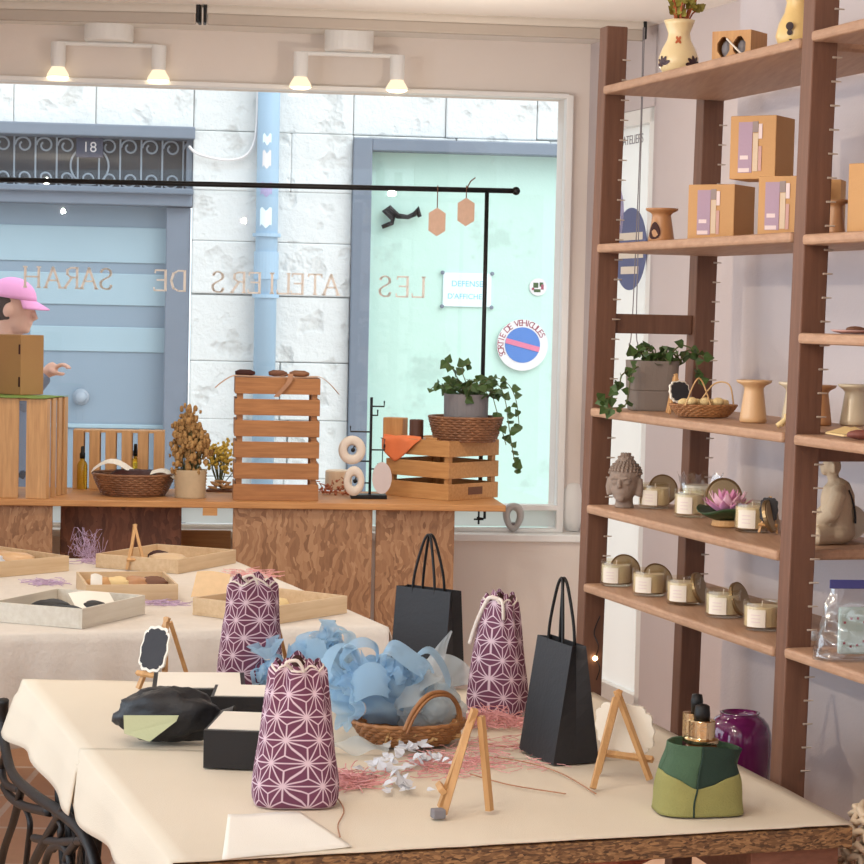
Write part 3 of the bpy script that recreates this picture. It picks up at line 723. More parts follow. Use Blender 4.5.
# things on the crates
bz = BZ + .376
b = MB(); Mg = tr(cA.x, cA.y, bz) @ rot('Z', PH); o = MB()
o.grid(lambda u, v_: (-.01 + .31 * u, -.012 + .28 * v_, .002 + .001 * sin(20 * u)), 12, 8, M=None); gp = o.build('green_paper_sheet', m_green, solid=.0015, loc=(cA.x, cA.y, bz), rz=arz); tag(gp, 'green paper sheet between the brown box and the upright crate', 'paper')
bc = at(20.5, 403, bz + .004)
bb = thing('brown_box', 'plain brown wooden box with two slots on top of the left crate', 'box', V((ond(20.5, 390, 8.43).x, 8.43, bz + .004)), R(-36))
b = MB(); b.box((-.1, .06, .115), (.2, .12, .23)); b.build('case', m_kraft2, bb, bevel=.002)
for z_ in (.05, .175): b = MB(); b.box((-.007, -.0005, z_), (.008, .004, .038)); b.build('slot', m_hole, bb)
# oil bottles
for k, (px, py, hh_, lb) in enumerate(((82, 489, .155, 'left dropper bottle of yellow oil with black cap beside the bowl'), (135, 486, .145, 'right dropper bottle of yellow oil with black cap behind the bowl'))):
    c = at(px, py, ez); t_ = thing('oil_bottle', lb, 'bottle', c, 0, 'bottles of yellow oil')
    b = MB(); b.lathe([(.019, 0), (.021, .004), (.021, .095), (.016, .108), (.009, .114), (.009, .122)], 18); b.build('bottle', m_oil, t_, smooth=True)
    b = MB(); b.lathe([(.011, .122), (.011, .142), (.008, .146), (.007, .168), (.004, .172)], 14); b.build('cap', m_dark, t_, smooth=True)
def bowl_basket(name, label, c, r0_, r1_, h_, mat, group=None, rows=9, sy=1.0, amp=.0022, parent=None):
    t_ = parent or thing(name, label, 'basket', c, 0, group)
    b = MB()
    for k in range(rows + 1):
        f_ = k / rows; r_ = r0_ + (r1_ - r0_) * (f_ ** .75); z_ = .004 + (h_ - .006) * f_
        N_ = 96; b.tube([((r_ + amp * sin(24 * 2 * pi * q / N_ / 1. + k * pi)) * cos(2 * pi * q / N_), sy * (r_ + amp * sin(24 * 2 * pi * q / N_ + k * pi)) * sin(2 * pi * q / N_), z_) for q in range(N_)], h_ / rows * .62, 6, True)
    b.build('woven_wall', mat, t_, smooth=True)
    b = MB(); b.lathe([(r0_ * .2, 0.001), (r0_, 0.001), (r0_, .006), (r0_ * .2, .006)], 40, sy=sy); b.build('base', mat, t_)
    return t_
c = at(130, 497, ez) + V((0, .1, 0)); bw = bowl_basket('brown_bowl', 'brown woven bowl with papers and dark cloth in front of the low crate', c, .115, .155, .085, m_wickd)
b = MB(); 
b.grid(lambda u, v_: (-.16 + .17 * u, -.04 + .07 * v_, .088 + .05 * sin(pi * u) * (1 - u * .3) - .015 * u + .012 * v_), 8, 4); o = b.build('kraft_paper_fold', m_wedge, solid=.002, loc=c); tag(o, 'pale folded paper sticking up at the left of the brown bowl', 'paper')
b = MB(); b.grid(lambda u, v_: (.07 + .1 * u, -.06 + .06 * v_, .085 + .03 * sin(3 * u + 1) * (u) + .01 * v_), 8, 4); o = b.build('kraft_paper_fold', m_wedge, solid=.002, loc=c); tag(o, 'pale folded paper hanging over the right rim of the brown bowl', 'paper')
b = MB()
b.ball((0, 0, .07), (.1, .09, .03), 18, 10, fn=lambda d: 1 + .25 * NZ.noise(d * 3)); o = b.build('dark_cloth', m_hole, smooth=True, loc=c); tag(o, 'dark brown cloth heaped inside the brown bowl', 'cloth')
# dried bouquet in a ribbed pot
c = at(188, 499, ez) + V((0, .07, 0)); pt = thing('ribbed_pot', 'pale ribbed pot holding a dried flower bouquet', 'pot', c)
pr = []
for k in range(19): z_ = .108 * k / 18; pr.append((.058 + .006 * k / 18 + .0022 * cos(k * pi), z_))
b = MB(); b.lathe(pr + [(.056, .108), (.054, .05)], 32); b.build('pot', plain('sea_grass', (196, 172, 138), .85, var=.12, scale=40), pt, smooth=True)
t_ = thing('dried_bouquet', 'bushy brown dried flower bouquet standing in the pale ribbed pot', 'flowers', c + V((0, 0, .05)))
b = MB(); l = MB(); rr_ = random.Random(3)
for k in range(46):
    an = rr_.uniform(0, 2 * pi); ra = rr_.uniform(0, .082); hh_ = rr_.uniform(.1, .3) * (1 - .45 * (ra / .085) ** 2)
    tip = V((ra * cos(an), ra * sin(an) * .8, hh_)); b.tube([(tip.x * .3, tip.y * .3, 0), (tip.x * .7, tip.y * .7, hh_ * .6), tip], .0016, 4)
    for q in range(9):
        cc = tip + V((rr_.gauss(0, .012), rr_.gauss(0, .012), rr_.gauss(-.01, .018))); sx = rr_.uniform(.005, .011); l.ball(cc, (sx, sx, sx * 1.5), 6, 4, M=None, fn=lambda d: 1 + .5 * NZ.noise(d * 4 + cc * 90))
b.build('stems', m_stem, t_); l.build('flower_heads', m_dry, t_)
c = at(216, 488, ez) + V((0, .16, 0)); t_ = thing('yellow_bunch', 'loose yellow green dried bunch left of the tall crate', 'flowers', c)
b = MB(); l = MB()
for k in range(34):
    an = rr_.uniform(0, 2 * pi); ra = rr_.uniform(.0, .075); hh_ = rr_.uniform(.06, .17)
    tip = V((ra * cos(an), ra * sin(an), hh_)); b.tube([(tip.x * .2, tip.y * .2, 0.002), tip], .0014, 4)
    for q in range(7):
        cc = tip + V((rr_.gauss(0, .01), rr_.gauss(0, .01), rr_.gauss(0, .012))); l.ball(cc, rr_.uniform(.004, .008), 6, 4)
b.build('stems', m_stem, t_); l.build('flower_heads', m_dry2, t_)
c = at(212, 492, ez) + V((.03, .05, 0)); t_ = thing('dried_pods', 'flat tray of dried brown pods between the ribbed pot and the tall crate', 'tray', c)
b = MB(); b.box((0, .0, .004), (.11, .1, .008)); b.build('tray', m_brown, t_)
b = MB()
for k in range(14): 
    an = rr_.uniform(0, pi); cc = V((rr_.uniform(-.04, .04), rr_.uniform(-.03, .03), rr_.uniform(.014, .04))); b.tube([cc - V((.03 * cos(an), .03 * sin(an), .004)), cc, cc + V((.03 * cos(an), .03 * sin(an), .003))], [.003, .007, .003], 6)
b.build('pods', m_kraft, t_)
# driftwood and cloth strips on the tall crate
zc_ = BZ + .469
t_ = thing('cloth_strip', 'thin beige cloth strips draped over the top of the tall crate', 'cloth', V((cC.x, cC.y, zc_)), PH)
b = MB(); 
b.grid(lambda u, v_: (-.075 + .475 * u, .03 + .09 * v_ , .003 + .003 * sin(9 * u) - (max(0, .17 - u) * 2.6) ** 1.5 * .16 - (max(0, u - .83) * 3.2) ** 1.5 * .16 + .0), 40, 4); b.build('strip', plain('linen_strip', (196, 160, 132), .9, var=.1), t_, solid=.002)
b = MB(); b.grid(lambda u, v_: (.17 + .02 * v_ + .03 * sin(4 * u), .03 - .0435 * min(1, u * 2.5), .006 - max(0, u - .4) * .13 + .012 * sin(3 * u) * (u < .4)), 16, 2); b.build('strip', plain('linen_strip2', (170, 128, 100), .9, var=.1), t_, solid=.002)
for (px, w_, mt, lb) in ((247, .075, m_hole, 'dark driftwood piece on the left of the tall crate top'), (281, .07, m_brown, 'brown leather roll in the middle of the tall crate top'), (303, .075, m_wickd, 'brown bark piece on the right of the tall crate top')):
    p_ = at(px, 373, zc_ + .012); b = MB(); b.tube([(-w_ / 2, 0, 0), (-w_ / 4, .0, .002), (w_ / 4, .004, .001), (w_ / 2, 0, 0)], [.007, .0125, .0125, .006], 10); o = b.build('driftwood', mt, smooth=True, loc=V((p_.x, cC.y + .07 + PH * (p_.x - cC.x), zc_ + .0145))); tag(o, lb, 'wood')
# candle block, dried petals
c = at(336, 494, ez) + V((0, .22, 0)); b = MB(); b.lathe([(.05, 0), (.055, .006), (.055, .075), (.05, .08), (.0, .078)], 28); o = b.build('pillar_candle', plain('candle_cream', (236, 214, 186), .5, var=.02), smooth=False, loc=c); tag(o, 'cream pillar candle behind the earring stand', 'candle')
c = at(333, 496, ez) + V((0, .08, 0)); b = MB()
for k in range(60):
    cc = V((rr_.uniform(-.06, .06), rr_.uniform(-.05, .06), rr_.uniform(.004, .07) * rr_.random())); b.tube([cc, cc + V((rr_.gauss(0, .012), rr_.gauss(0, .012), rr_.gauss(.004, .01)))], .002, 4)
for k in range(30):
    cc = V((rr_.uniform(-.06, .06), rr_.uniform(-.05, .06), rr_.uniform(.004, .07) * rr_.random())); b.ball(cc + V((0, 0, .004)), .006, 6, 4)
o = b.build('dried_petals', plain('rust_petal', (190, 120, 90), .9, var=.3, scale=60), loc=c); tag(o, 'rust coloured dried petals strewn between the tall crate and the earring stand', 'petals', kind='stuff')
# earring stand
c = at(368, 499, ez) + V((0, .035, 0)); t_ = thing('earring_stand', 'small black metal earring stand with hooks on the window bench', 'stand', c, PH)
s_ = ppm(c)
b = MB(); b.box((0, 0, .008), (.14, .075, .016)); b.build('base', m_dark, t_, bevel=.002)
b = MB(); b.tube([(.005, 0, .016), (.005, 0, .395)], .0055, 8); b.build('pole', m_dark, t_)
def hook(z_, x_): 
    b = MB(); b.tube([(.005, 0, z_), (x_, 0, z_), (x_, 0, z_ + .022)], .0035, 6); b.build('hook', m_dark, t_)
hook(.36, .055); hook(.26, -.075); hook(.145, -.05); hook(.19, .06); hook(.325, .03); hook(.115, .035); hook(.06, -.03)
for (px, py, rx_, rz_, lb) in ((352, 450, .052, .055, 'upper white ring earring hanging on the black earring stand'), (354, 481, .04, .057, 'lower white ring earring hanging on the black earring stand')):
    p_ = at(px, py, ez); p_ = ond(px, py, c.y - .045); t2 = thing('ring_earring', lb, 'earring', p_, PH, 'white ring earrings on the stand')
    b = MB(); b.grid(lambda u, v_: ((rx_ * .68 + rx_ * .34 * cos(2 * pi * v_)) * cos(2 * pi * u), .008 * sin(2 * pi * v_), (rz_ * .68 + rz_ * .34 * cos(2 * pi * v_)) * sin(2 * pi * u)), 32, 8, True); b.build('ring', plain('white_resin', (222, 210, 196), .4, var=.03) if rx_ > .05 else bpy.data.materials['white_resin'], t2, smooth=True)
    b = MB(); b.ball((.004, -.004, .0), .009, 8, 6); b.tube([(.004, 0, 0), (.01, .04, .012), (.02, .045, .012)], .003, 5); b.build('bead', m_dark, t2, smooth=True)
p_ = ond(382, 478, c.y - .03); t2 = thing('drop_earring', 'large pale grey oval drop earring on the right of the earring stand', 'earring', p_, PH)
b = MB(); b.grid(lambda u, v_: (.038 * cos(2 * pi * u) * (v_), .003, .062 * sin(2 * pi * u) * v_), 28, 3, True); b.build('oval', plain('pale_oval', (206, 194, 192), .5, var=.02), t2, solid=.006)
b = MB(); b.tube([(0, .003, .06), (0, .0, .1), (.01, .02, .15), (-.005, .03, .155)], .002, 5); b.build('wire', m_dark, t2)
# on the corner crate
dz_ = BZ + .2275
D_M = Matrix.Translation(D_.location) @ rot('Z', R(-42))
def onD(px, yl, z=None):
    lo, hi = -.1, .6
    for _ in range(50):
        mid = (lo + hi) / 2; p = D_M @ V((mid, yl, 0)); x = 432 + F * (p - EYE).dot(cr) / (p - EYE).dot(fw)
        if x < px: lo = mid
        else: hi = mid
    p = D_M @ V((lo, yl, 0)); p.z = dz_ if z is None else z; return p
p_ = onD(394, .07); b = MB(); b.box((0, 0, .04), (.085, .06, .08)); o = b.build('wood_block', m_pine, loc=p_, rz=R(-20), bevel=.003); tag(o, 'square wooden block left of the dark candle on the corner crate', 'block')
p_ = onD(415, .06); t_ = thing('dark_candle', 'dark brown cylindrical candle cup on the corner crate', 'candle', p_); b = MB(); b.lathe([(.026, 0), (.028, .003), (.028, .076), (.025, .078), (.024, .07), (0, .07)], 24); b.build('cup', m_brownc, t_, smooth=False); b = MB(); b.tube([(0, 0, .07), (.001, 0, .082)], .0012, 5); b.build('wick', m_cord, t_)
p_ = onD(431, .05); b = MB(); b.box((0, 0, .006), (.06, .016, .012)); o = b.build('wood_stick', m_pineh, loc=p_, rz=R(-42), bevel=.003); tag(o, 'short wooden stick in front of the ivy basket on the corner crate', 'stick')
cf = MB()
def clothf(u, v_):
    x = -.06 + .13 * u; y = .07 - .09 * v_; z = .006 + .004 * sin(8 * u + 5 * v_)
    if y < -.002:
        pass
    return V((x, y, z))
pts = [((383, 437), .1), ((418, 434), .1), ((424, 441), .0), ((408, 448), -.006), ((391, 462), -.012), ((385, 448), -.004)]
# draped napkin: top part on the crate, corner hanging down the near face
tl, tr_ = onD(383, .05, dz_ + .004), onD(420, .03, dz_ + .004)
el_, er_ = onD(382, -.003, dz_ + .004), onD(420, -.003, dz_ + .004)
def nap(u, v_):
    top0 = tl.lerp(tr_, u); edge = el_.lerp(er_, u)
    if v_ <= .5: k = v_ / .5; q = top0.lerp(edge, k); q.z += .006 * sin(pi * k) + .005 * sin(7 * u + 6 * k); return q
    k = (v_ - .5) / .5; drop = .095 * (1 - abs(u - .35) * 1.5); return edge + V((-.004 - .004 * sin(9 * u), -.006 - .006 * sin(11 * u), -drop * k))
b = MB(); b.grid(nap, 18, 16); o = b.build('orange_cloth', m_orange, smooth=True, solid=.0025); tag(o, 'orange cloth draped over the front of the corner crate', 'cloth')
p_ = onD(464, .165); bk = bowl_basket('oval_basket', 'round brown basket under the grey ivy pot on the corner crate', p_, .115, .143, .095, m_wickd)
def leaf(b, c, dirv, nrm, s_):
    dirv = dirv.normalized(); sd = dirv.cross(nrm).normalized(); nn = sd.cross(dirv)
    sh = [(0, 0), (.42, .12), (.5, .38), (.3, .62), (0, 1.05), (-.3, .62), (-.5, .38), (-.42, .12)]
    vs = [c + sd * (x * s_) + dirv * (y * s_) + nn * (.12 * s_ * abs(x) * 2) for x, y in sh] + [c + dirv * (.4 * s_)]
    b.add(vs, [(8, k, (k + 1) % 8) for k in range(8)])
def ivy(pot, vines, seed, lm, sz, clump):
    rr = random.Random(seed); st = MB(); lf = MB()
    for pts in vines:
        path = smoothpath(pts, 5); st.tube(path, .0018, 5)
        for k in range(2, len(path), 2):
            d = V((rr.gauss(0, 1), rr.gauss(-.3, .7), rr.gauss(-.2, .8))); leaf(lf, path[k], d, V((rr.gauss(0, .3), -1, rr.gauss(.4, .3))), rr.uniform(.7, 1.2) * sz)
    for (c, rx, ry, rz_, n) in clump:
        for k in range(n):
            p = c + V((rr.uniform(-rx, rx), rr.uniform(-ry, ry), rr.uniform(0, rz_)))
            d = V((p.x - c.x, p.y - c.y - .02, rr.gauss(0, .04))); st.tube([c + V((0, 0, -.01)), (c + p) / 2 + V((0, 0, .012)), p], .0014, 4)
            leaf(lf, p, d + V((0, 0, -.01)), V((rr.gauss(0, .4), -1, rr.gauss(.7, .4))), rr.uniform(.7, 1.25) * sz)
    st.build('stems', m_stem, pot); lf.build('leaves', lm, pot)
pc = p_ + V((0, 0, .03)); pot = thing('potted_ivy', 'grey pot of ivy trailing to the right from the basket on the corner crate', 'plant', pc)
b = MB(); b.lathe([(.082, 0), (.086, .004), (.0885, .155), (.083, .155), (.08, .14), (0, .138)], 32); b.build('pot', m_potg, pot, smooth=False)
zt = .15
def lp(px, py, dy=0): return ond(px, py, pc.y + dy) - pc
vin = [[(0.03, -.02, zt), lp(497, 385), lp(505, 400, -.05), lp(508, 420, -.06), lp(511, 440, -.07), lp(514, 458, -.08), lp(517, 474, -.08)],
       [(0.04, 0, zt), lp(490, 378), lp(507, 383, -.02), lp(516, 400, -.03), lp(519, 424, -.03)],
       [(.0, -.05, zt), lp(472, 383, -.08), lp(466, 398, -.095)],
       [(.05, .03, zt), lp(488, 385, 0), lp(497, 412, -.03), lp(506, 445, -.04)],
       [(-.02, 0, zt), lp(440, 385, -.06), lp(431, 389, -.08)],
       [(0, 0, zt), lp(452, 368), lp(447, 362)], [(.02, 0, zt), lp(462, 370), lp(470, 364)]]
ivy(pot, vin, 11, m_leaf, .038, [(V((.0, -.02, zt + .005)), .085, .08, .06, 46), (V((.085, -.03, zt - .0)), .05, .05, .03, 12)])
# ornaments on the sill
sp_ = at(513, 532, SILLZ + .001); t_ = thing('ring_sculpture', 'grey teardrop ring sculpture with a white tealight hollow on the window sill', 'ornament', sp_)
b = MB(); b.grid(lambda u, v_: ((.03 + .016 * cos(2 * pi * v_)) * sin(2 * pi * u) * (1 - .25 * cos(2 * pi * u)) * .95, .02 * sin(2 * pi * v_), .062 - (.046 + .016 * cos(2 * pi * v_)) * cos(2 * pi * u)), 36, 10, True); b.build('ring', plain('silver_grey', (186, 180, 176), .4, var=.04), t_, smooth=True)
b = MB(); b.lathe([(.012, .03), (.014, .034), (.014, .04), (0, .04)], 14); b.build('tealight', m_grey, t_)
sp_ = at(572, 531, SILLZ + .001); b = MB(); b.lathe([(.03, 0), (.04, .004), (.058, .05), (.064, .11), (.056, .165), (.036, .2), (.024, .208), (.02, .2)], 28); o = b.build('white_vase', m_white, smooth=True, loc=sp_); tag(o, 'smooth white egg shaped vase on the window sill beside the shelf post', 'vase')
# lettering on the window pane (read from the street, so reversed from inside)
GL = {'L': [[(0, 1), (0, 0), (.55, 0)], [(-.09, 1), (.09, 1)], [(.55, 0), (.57, .16)]],
      'E': [[(.5, 1), (0, 1), (0, 0), (.55, 0)], [(0, .52), (.42, .52)], [(.5, 1), (.52, .87)], [(.55, 0), (.57, .14)]],
      'S': [[(.5, .84), (.4, .97), (.22, 1), (.06, .9), (.03, .72), (.18, .57), (.38, .46), (.52, .3), (.46, .08), (.26, 0), (.08, .03), (0, .18)]],
      'A': [[(0, 0), (.36, 1), (.72, 0)], [(.14, .36), (.58, .36)], [(-.09, 0), (.09, 0)], [(.62, 0), (.81, 0)]],
      'T': [[(0, 1), (.66, 1)], [(.33, 1), (.33, 0)], [(.24, 0), (.42, 0)], [(0, 1), (-.01, .87)], [(.66, 1), (.67, .87)]],
      'I': [[(0, 0), (0, 1)], [(-.09, 0), (.09, 0)], [(-.09, 1), (.09, 1)]],
      'R': [[(0, 0), (0, 1), (.3, 1), (.47, .9), (.48, .68), (.32, .54), (0, .52)], [(.26, .52), (.6, 0)], [(-.09, 0), (.09, 0)], [(.52, 0), (.68, 0)]],
      'D': [[(0, 0), (0, 1), (.32, 1), (.56, .86), (.66, .5), (.56, .14), (.32, 0), (0, 0)]],
      'H': [[(0, 0), (0, 1)], [(.66, 0), (.66, 1)], [(0, .52), (.66, .52)], [(-.09, 0), (.09, 0)], [(-.09, 1), (.09, 1)], [(.57, 0), (.75, 0)], [(.57, 1), (.75, 1)]]}
GW = {'L': .55, 'E': .55, 'S': .52, 'A': .72, 'T': .66, 'I': 0, 'R': .6, 'D': .66, 'H': .66}
lt = thing('window_lettering', 'cream serif lettering across the window pane, reversed as seen from inside', 'lettering', WIN.M @ V((0, -.068, SILLZ)), PH)
for (word, pos) in (('LES', (418, 402, 385)), ('ATELIERS', (331, 315, 297, 283, 272, 254, 238, 218)), ('DE', (178, 160)), ('SARAH', (106, 89, 71, 53, 32))):
    for ch, px in zip(word, pos):
        b = MB()
        py = 278 + (px - 71) * .0265
        x, z = WIN.lo(px, py, .066); hh_ = .083
        for k, strokes in enumerate(GL[ch]):
            pts = strokes if ch != 'S' and ch != 'R' and ch != 'D' else strokes
            pp_ = [V((x - (q[0] - GW[ch] / 2) * hh_, 0, z - SILLZ + (q[1] - .5) * hh_)) for q in pts]
            if ch == 'S': pp_ = smoothpath(pp_, 3)
            for a_, c_2 in zip(pp_[:-1], pp_[1:]):
                d = c_2 - a_; L_ = d.length; w_ = .0105 if abs(d.x) < abs(d.z) * .8 else .007
                if k > 0 and L_ < .03: w_ = .006
                Mq = tr(*((a_ + c_2) / 2)) @ rot('Y', -atan2(d.z, d.x)); b.box((0, 0, 0), (L_ + w_ * .6, .001, w_), M=Mq)
        b.build('letter', m_letter, lt)
# ---------------------------------------------------------------- shelving unit
# length along UU: right hand frame is nearer the camera (tt = -LB), left hand frame at tt = 0
pr_ = ray(790, 556)
# solve for the corner of the nearer post on the line S0 + UU*tt seen at x = 790
best = min((abs(((S(-k / 1000., 0, ZREF) - EYE).dot(cr) / (S(-k / 1000., 0, ZREF) - EYE).dot(fw)) * F + 432 - 790), k) for k in range(500, 1500))
LB = best[1] / 1000.
unit = thing('shelving_unit', 'tall brown wooden shelving unit along the right wall, notched posts with metal pins', 'shelving', S(0, 0, 0))
def W2L(p): return p - unit.location
PW, PT, DEP = .052, .045, .30
Mu = Matrix((UU, WW, ZZ)).transposed().to_4x4()
SH = Matrix.Identity(4)
def ub(b, t0, t1, d0_, d1_, z0, z1, sheared=True):
    vs = []
    for z in (z0, z1):
        zz = z if sheared else (z0 + z1) / 2
        for d in (d0_, d1_):
            for t in (t0, t1):
                p = W2L(S(t, d, zz)); vs.append((p.x, p.y, z))
    b.add(vs, [(0, 2, 3, 1), (4, 5, 7, 6), (0, 1, 5, 4), (2, 6, 7, 3), (0, 4, 6, 2), (1, 3, 7, 5)])
frames = [(0, 0, 2.285), (-LB, 0, 2.6), (-2 * LB, 0, 2.6)]
for t0, _, top in frames:
    for d in (0, DEP - PW):
        b = MB(); ub(b, t0, t0 + PT, d, d + PW, 0, top if (d == 0 or t0 != 0) else 2.142); b.build('post', m_post, unit, bevel=.003)
        if t0 < -1.5 * LB: continue
        z = .98 if t0 == 0 else .78
        while z < min(top - .05, 2.36 if d == 0 else 2.1):
            if d > 0 and t0 < 0: break
            b = MB(); p = W2L(S(t0 - .004, d + PW - .012, z)); q = W2L(S(t0 - .005, d + PW + .007, z)); b.tube([p, q], [.0022, .0012], 5); b.build('shelf_pin', m_pin, unit); z += .0443 if t0 < -.5 else .0455
    for z0, z1 in (((1.585, 1.63), (.2, .25)) if t0 == 0 else ((1.36, 1.391), (.2, .25))):
        b = MB(); ub(b, t0 + .012, t0 + PT - .012, PW, DEP - PW, z0, z1); b.build('cross_rail', m_post, unit, bevel=.002)
SHZ = {1: 2.148, 2: 1.788, 3: 1.413, 4: 1.190, 5: 1.008}
for z in SHZ.values():
    b = MB(); ub(b, -LB + PT + .001, -.001, -.006, DEP, z - .02, z, False); b.build('shelf_board', m_shelf, unit, bevel=.006)
SHR = {1: 2.155, 2: 1.782, 3: 1.600, 4: 1.412, 6: 1.014}
for z in SHR.values():
    b = MB(); ub(b, -2 * LB + PT + .001, -LB - .001, -.006, DEP, z - .02, z, False); b.build('shelf_board', m_shelf, unit, bevel=.006)
E = .0008
def onS(k, px, py): return at(px, py, SHZ[k] + E)
def onR(k, px, py): return at(px, py, SHR[k] + E)
def onSd(z, px, d):               # on a shelf of height z, seen at column px, at depth d behind the front edge
    lo, hi = -2 * LB, .2
    for _ in range(60):
        mid = (lo + hi) / 2; p = S(mid, d, z); x = 432 + F * (p - EYE).dot(cr) / (p - EYE).dot(fw)
        if x > px: lo = mid
        else: hi = mid
    p = S((lo + hi) / 2, d, z); p.z = z + E; return p
def onz(k, px, py, r): return at(px, py, SHZ[k] + E) + V((0, r, 0))
# top shelf
def vase_body(t_, prof, mat):
    b = MB(); b.lathe(prof, 32); b.build('body', mat, t_, smooth=True)
c = onSd(SHZ[1], 678, .06); s_ = ppm(c)
vs_ = thing('painted_vase', 'cream vase painted with dark leaves and an orange flower on the top shelf', 'vase', c)
hV = .118
vase_body(vs_, [(.026, 0), (.032, .003), (.043, .022), (.0435, .036), (.036, .056), (.026, .075), (.0235, .09), (.03, .108), (.034, hV), (.031, hV), (.022, .095)], m_cream)
def vsurf(an, z):
    pr = [(0, .032), (.022, .043), (.036, .0435), (.056, .036), (.075, .026), (.09, .0235), (.118, .034)]
    for (z0, r0_), (z1, r1_) in zip(pr[:-1], pr[1:]):
        if z <= z1: r_ = r0_ + (r1_ - r0_) * (z - z0) / (z1 - z0); break
    r_ += .0012; return V((r_ * sin(an), -r_ * cos(an), z))
def petal(b, an, z, ang, l_, w_):
    vs = []
    for k in range(10):
        q = 2 * pi * k / 10; x = l_ * (1 + cos(q)) / 2; y = w_ * sin(q); xx = x * cos(ang) - y * sin(ang); zz = x * sin(ang) + y * cos(ang); vs.append(vsurf(an + xx / .04, max(.002, z + zz)))
    b.add(vs, [tuple(range(10))])
b = MB(); 
for k in range(4): petal(b, -.15, .073, R(45 + 90 * k), .011, .0035)
b.build('orange_flower', m_red, vs_)
b = MB()
for an0 in (-1.0, .75):
    for a_ in (20, 60, 100, 140, 180): petal(b, an0, .02, R(a_), .02, .0042)
b.build('dark_leaves', m_plum, vs_)
t_ = thing('flower_bunch', 'mixed dried flowers standing in the painted vase on the top shelf', 'flowers', c + V((0, 0, hV - .02)))
b = MB(); l = MB(); rr_ = random.Random(5)
for k in range(26):
    an = rr_.uniform(0, 2 * pi); ra = rr_.uniform(.01, .055); hh_ = rr_.uniform(.05, .14); tip = V((ra * cos(an), ra * sin(an), hh_)); b.tube([(tip.x * .2, tip.y * .2, 0), (tip.x * .6, tip.y * .6, hh_ * .7), tip], .0018, 4)
    for q in range(3): leaf(l, tip * rr_.uniform(.5, 1), V((rr_.gauss(0, 1), rr_.gauss(0, 1), 1)), V((0, -1, .3)), .02)
b.build('stems', plain('rust_stem', (176, 92, 52), .8, var=.4, scale=40), t_); l.build('leaves', m_leafy, t_)
c = onSd(SHZ[1], 739, .09); t_ = thing('cutout_box', 'small pine box with rounded cutout openings in the middle of the top shelf', 'box', c, R(-34))
w_, hh_ = .088, .066
def holed(): 
    b = MB(); # frame pieces leaving two arched openings
    for x0, x1 in ((-w_ / 2, -.032), (-.004, .004), (.032, w_ / 2)): b.box(((x0 + x1) / 2, -.034, hh_ / 2), (x1 - x0, .008, hh_))
    b.box((0, -.034, .006), (w_ - .001, .0078, .012)); b.box((0, -.034, hh_ - .006), (w_ - .001, .0078, .012))
    for cx in (-.018, .018):
        for sg in (-1, 1):
            for z0, sz in ((hh_ - .012, -1), (.012, 1)):
                b.add([(cx + sg * .014, -.0379, z0), (cx + sg * .014, -.0379, z0 + sz * .013), (cx + sg * .004, -.0379, z0), (cx + sg * .014, -.0301, z0), (cx + sg * .014, -.0301, z0 + sz * .013), (cx + sg * .004, -.0301, z0)], [(0, 1, 2), (3, 5, 4), (1, 4, 5, 2)])
    return b
holed().build('cutout_front', m_pine, t_)
b = MB(); b.box((-w_ / 2 + .004, .004, hh_ / 2), (.008, .068, hh_)); b.box((w_ / 2 - .004, .004, hh_ / 2), (.008, .068, hh_)); b.box((0, .034, hh_ / 2), (w_ - .016, .008, hh_)); b.box((0, 0, .004), (w_ - .016, .06, .008)); b.box((0, 0, hh_ - .004), (w_ - .016, .06, .008)); b.build('case', m_pine, t_)
b = MB(); b.tube([(-.01, -.04, .05), (.03, -.042, .012)], .002, 6); b.build('stick', m_label, t_)
b = MB(); b.ball((-.018, -.02, .03), (.012, .01, .018), 10, 8); b.ball((.018, -.02, .032), (.012, .01, .016), 10, 8); b.build('filling', m_grey, t_)
c = onSd(SHZ[1], 797, .06); t_ = thing('painted_jug', 'yellow painted ceramic jug half hidden behind the near post on the top shelf', 'vase', c)
vase_body(t_, [(.03, 0), (.036, .003), (.042, .02), (.036, .045), (.026, .065), (.022, .085), (.03, .105), (.027, .105)], m_yell)
b = MB()
for k in range(3): b.lathe([(.0, .0), (.008, .0)], 12, M=tr(*(vsurf(-.5, .035 - .012 * k))) @ rot('Z', -.5) @ rot('X', pi / 2) @ Matrix.Scale(1 - .3 * k, 4))
b.build('dark_spots', m_plum, t_)
# oil burners
def burner(c, lb, mat, s_=1., hole=None, slim=1., grp='clay oil burners', xy=.8):
    t_ = thing('oil_burner', lb, 'oil burner', c, 0, grp)
    pr = [(.036, 0), (.04, .003), (.039, .012), (.034, .04), (.029, .068), (.028, .076), (.034, .082), (.047, .088), (.05, .094), (.047, .094), (.03, .088), (.0, .084)]
    b = MB(); b.lathe([(r_ * s_ * xy * (slim if r_ < .042 else 1), z * s_) for r_, z in pr], 32); b.build('body', mat, t_, smooth=True)
    if hole is not None:
        b = MB(); vs = []
        for k in range(20):
            q = 2 * pi * k / 20; xx = .0135 * sin(q) * (1 - .25 * cos(q)); zz = .032 + .024 * -cos(q) * -1
            r_ = (.0415 - .16 * zz * .9 + .0016) * s_ * slim * xy; an = hole + xx / .026; vs.append((r_ * sin(an), -r_ * cos(an), zz * s_))
        b.add(vs, [tuple(range(20))]); b.build('opening', m_hole, t_)
    return t_
burner(onSd(SHZ[2], 661, .07), 'small tan oil burner with a dark drop opening left of the card boxes', m_clay, .8, -.7, xy=.92)
burner(onSd(SHZ[3], 753, .10), 'sand coloured oil burner on the third shelf in front of the near post', m_clay2, .92, None, .95)
burner(onSd(SHZ[3], 795, .17), 'pale oil burner half hidden by the near post on the third shelf', m_clay3, .9)
burner(onSd(SHZ[2], 835, .14), 'tan oil burner beside a tall card box right of the near post', m_clay, .72, None, .85)
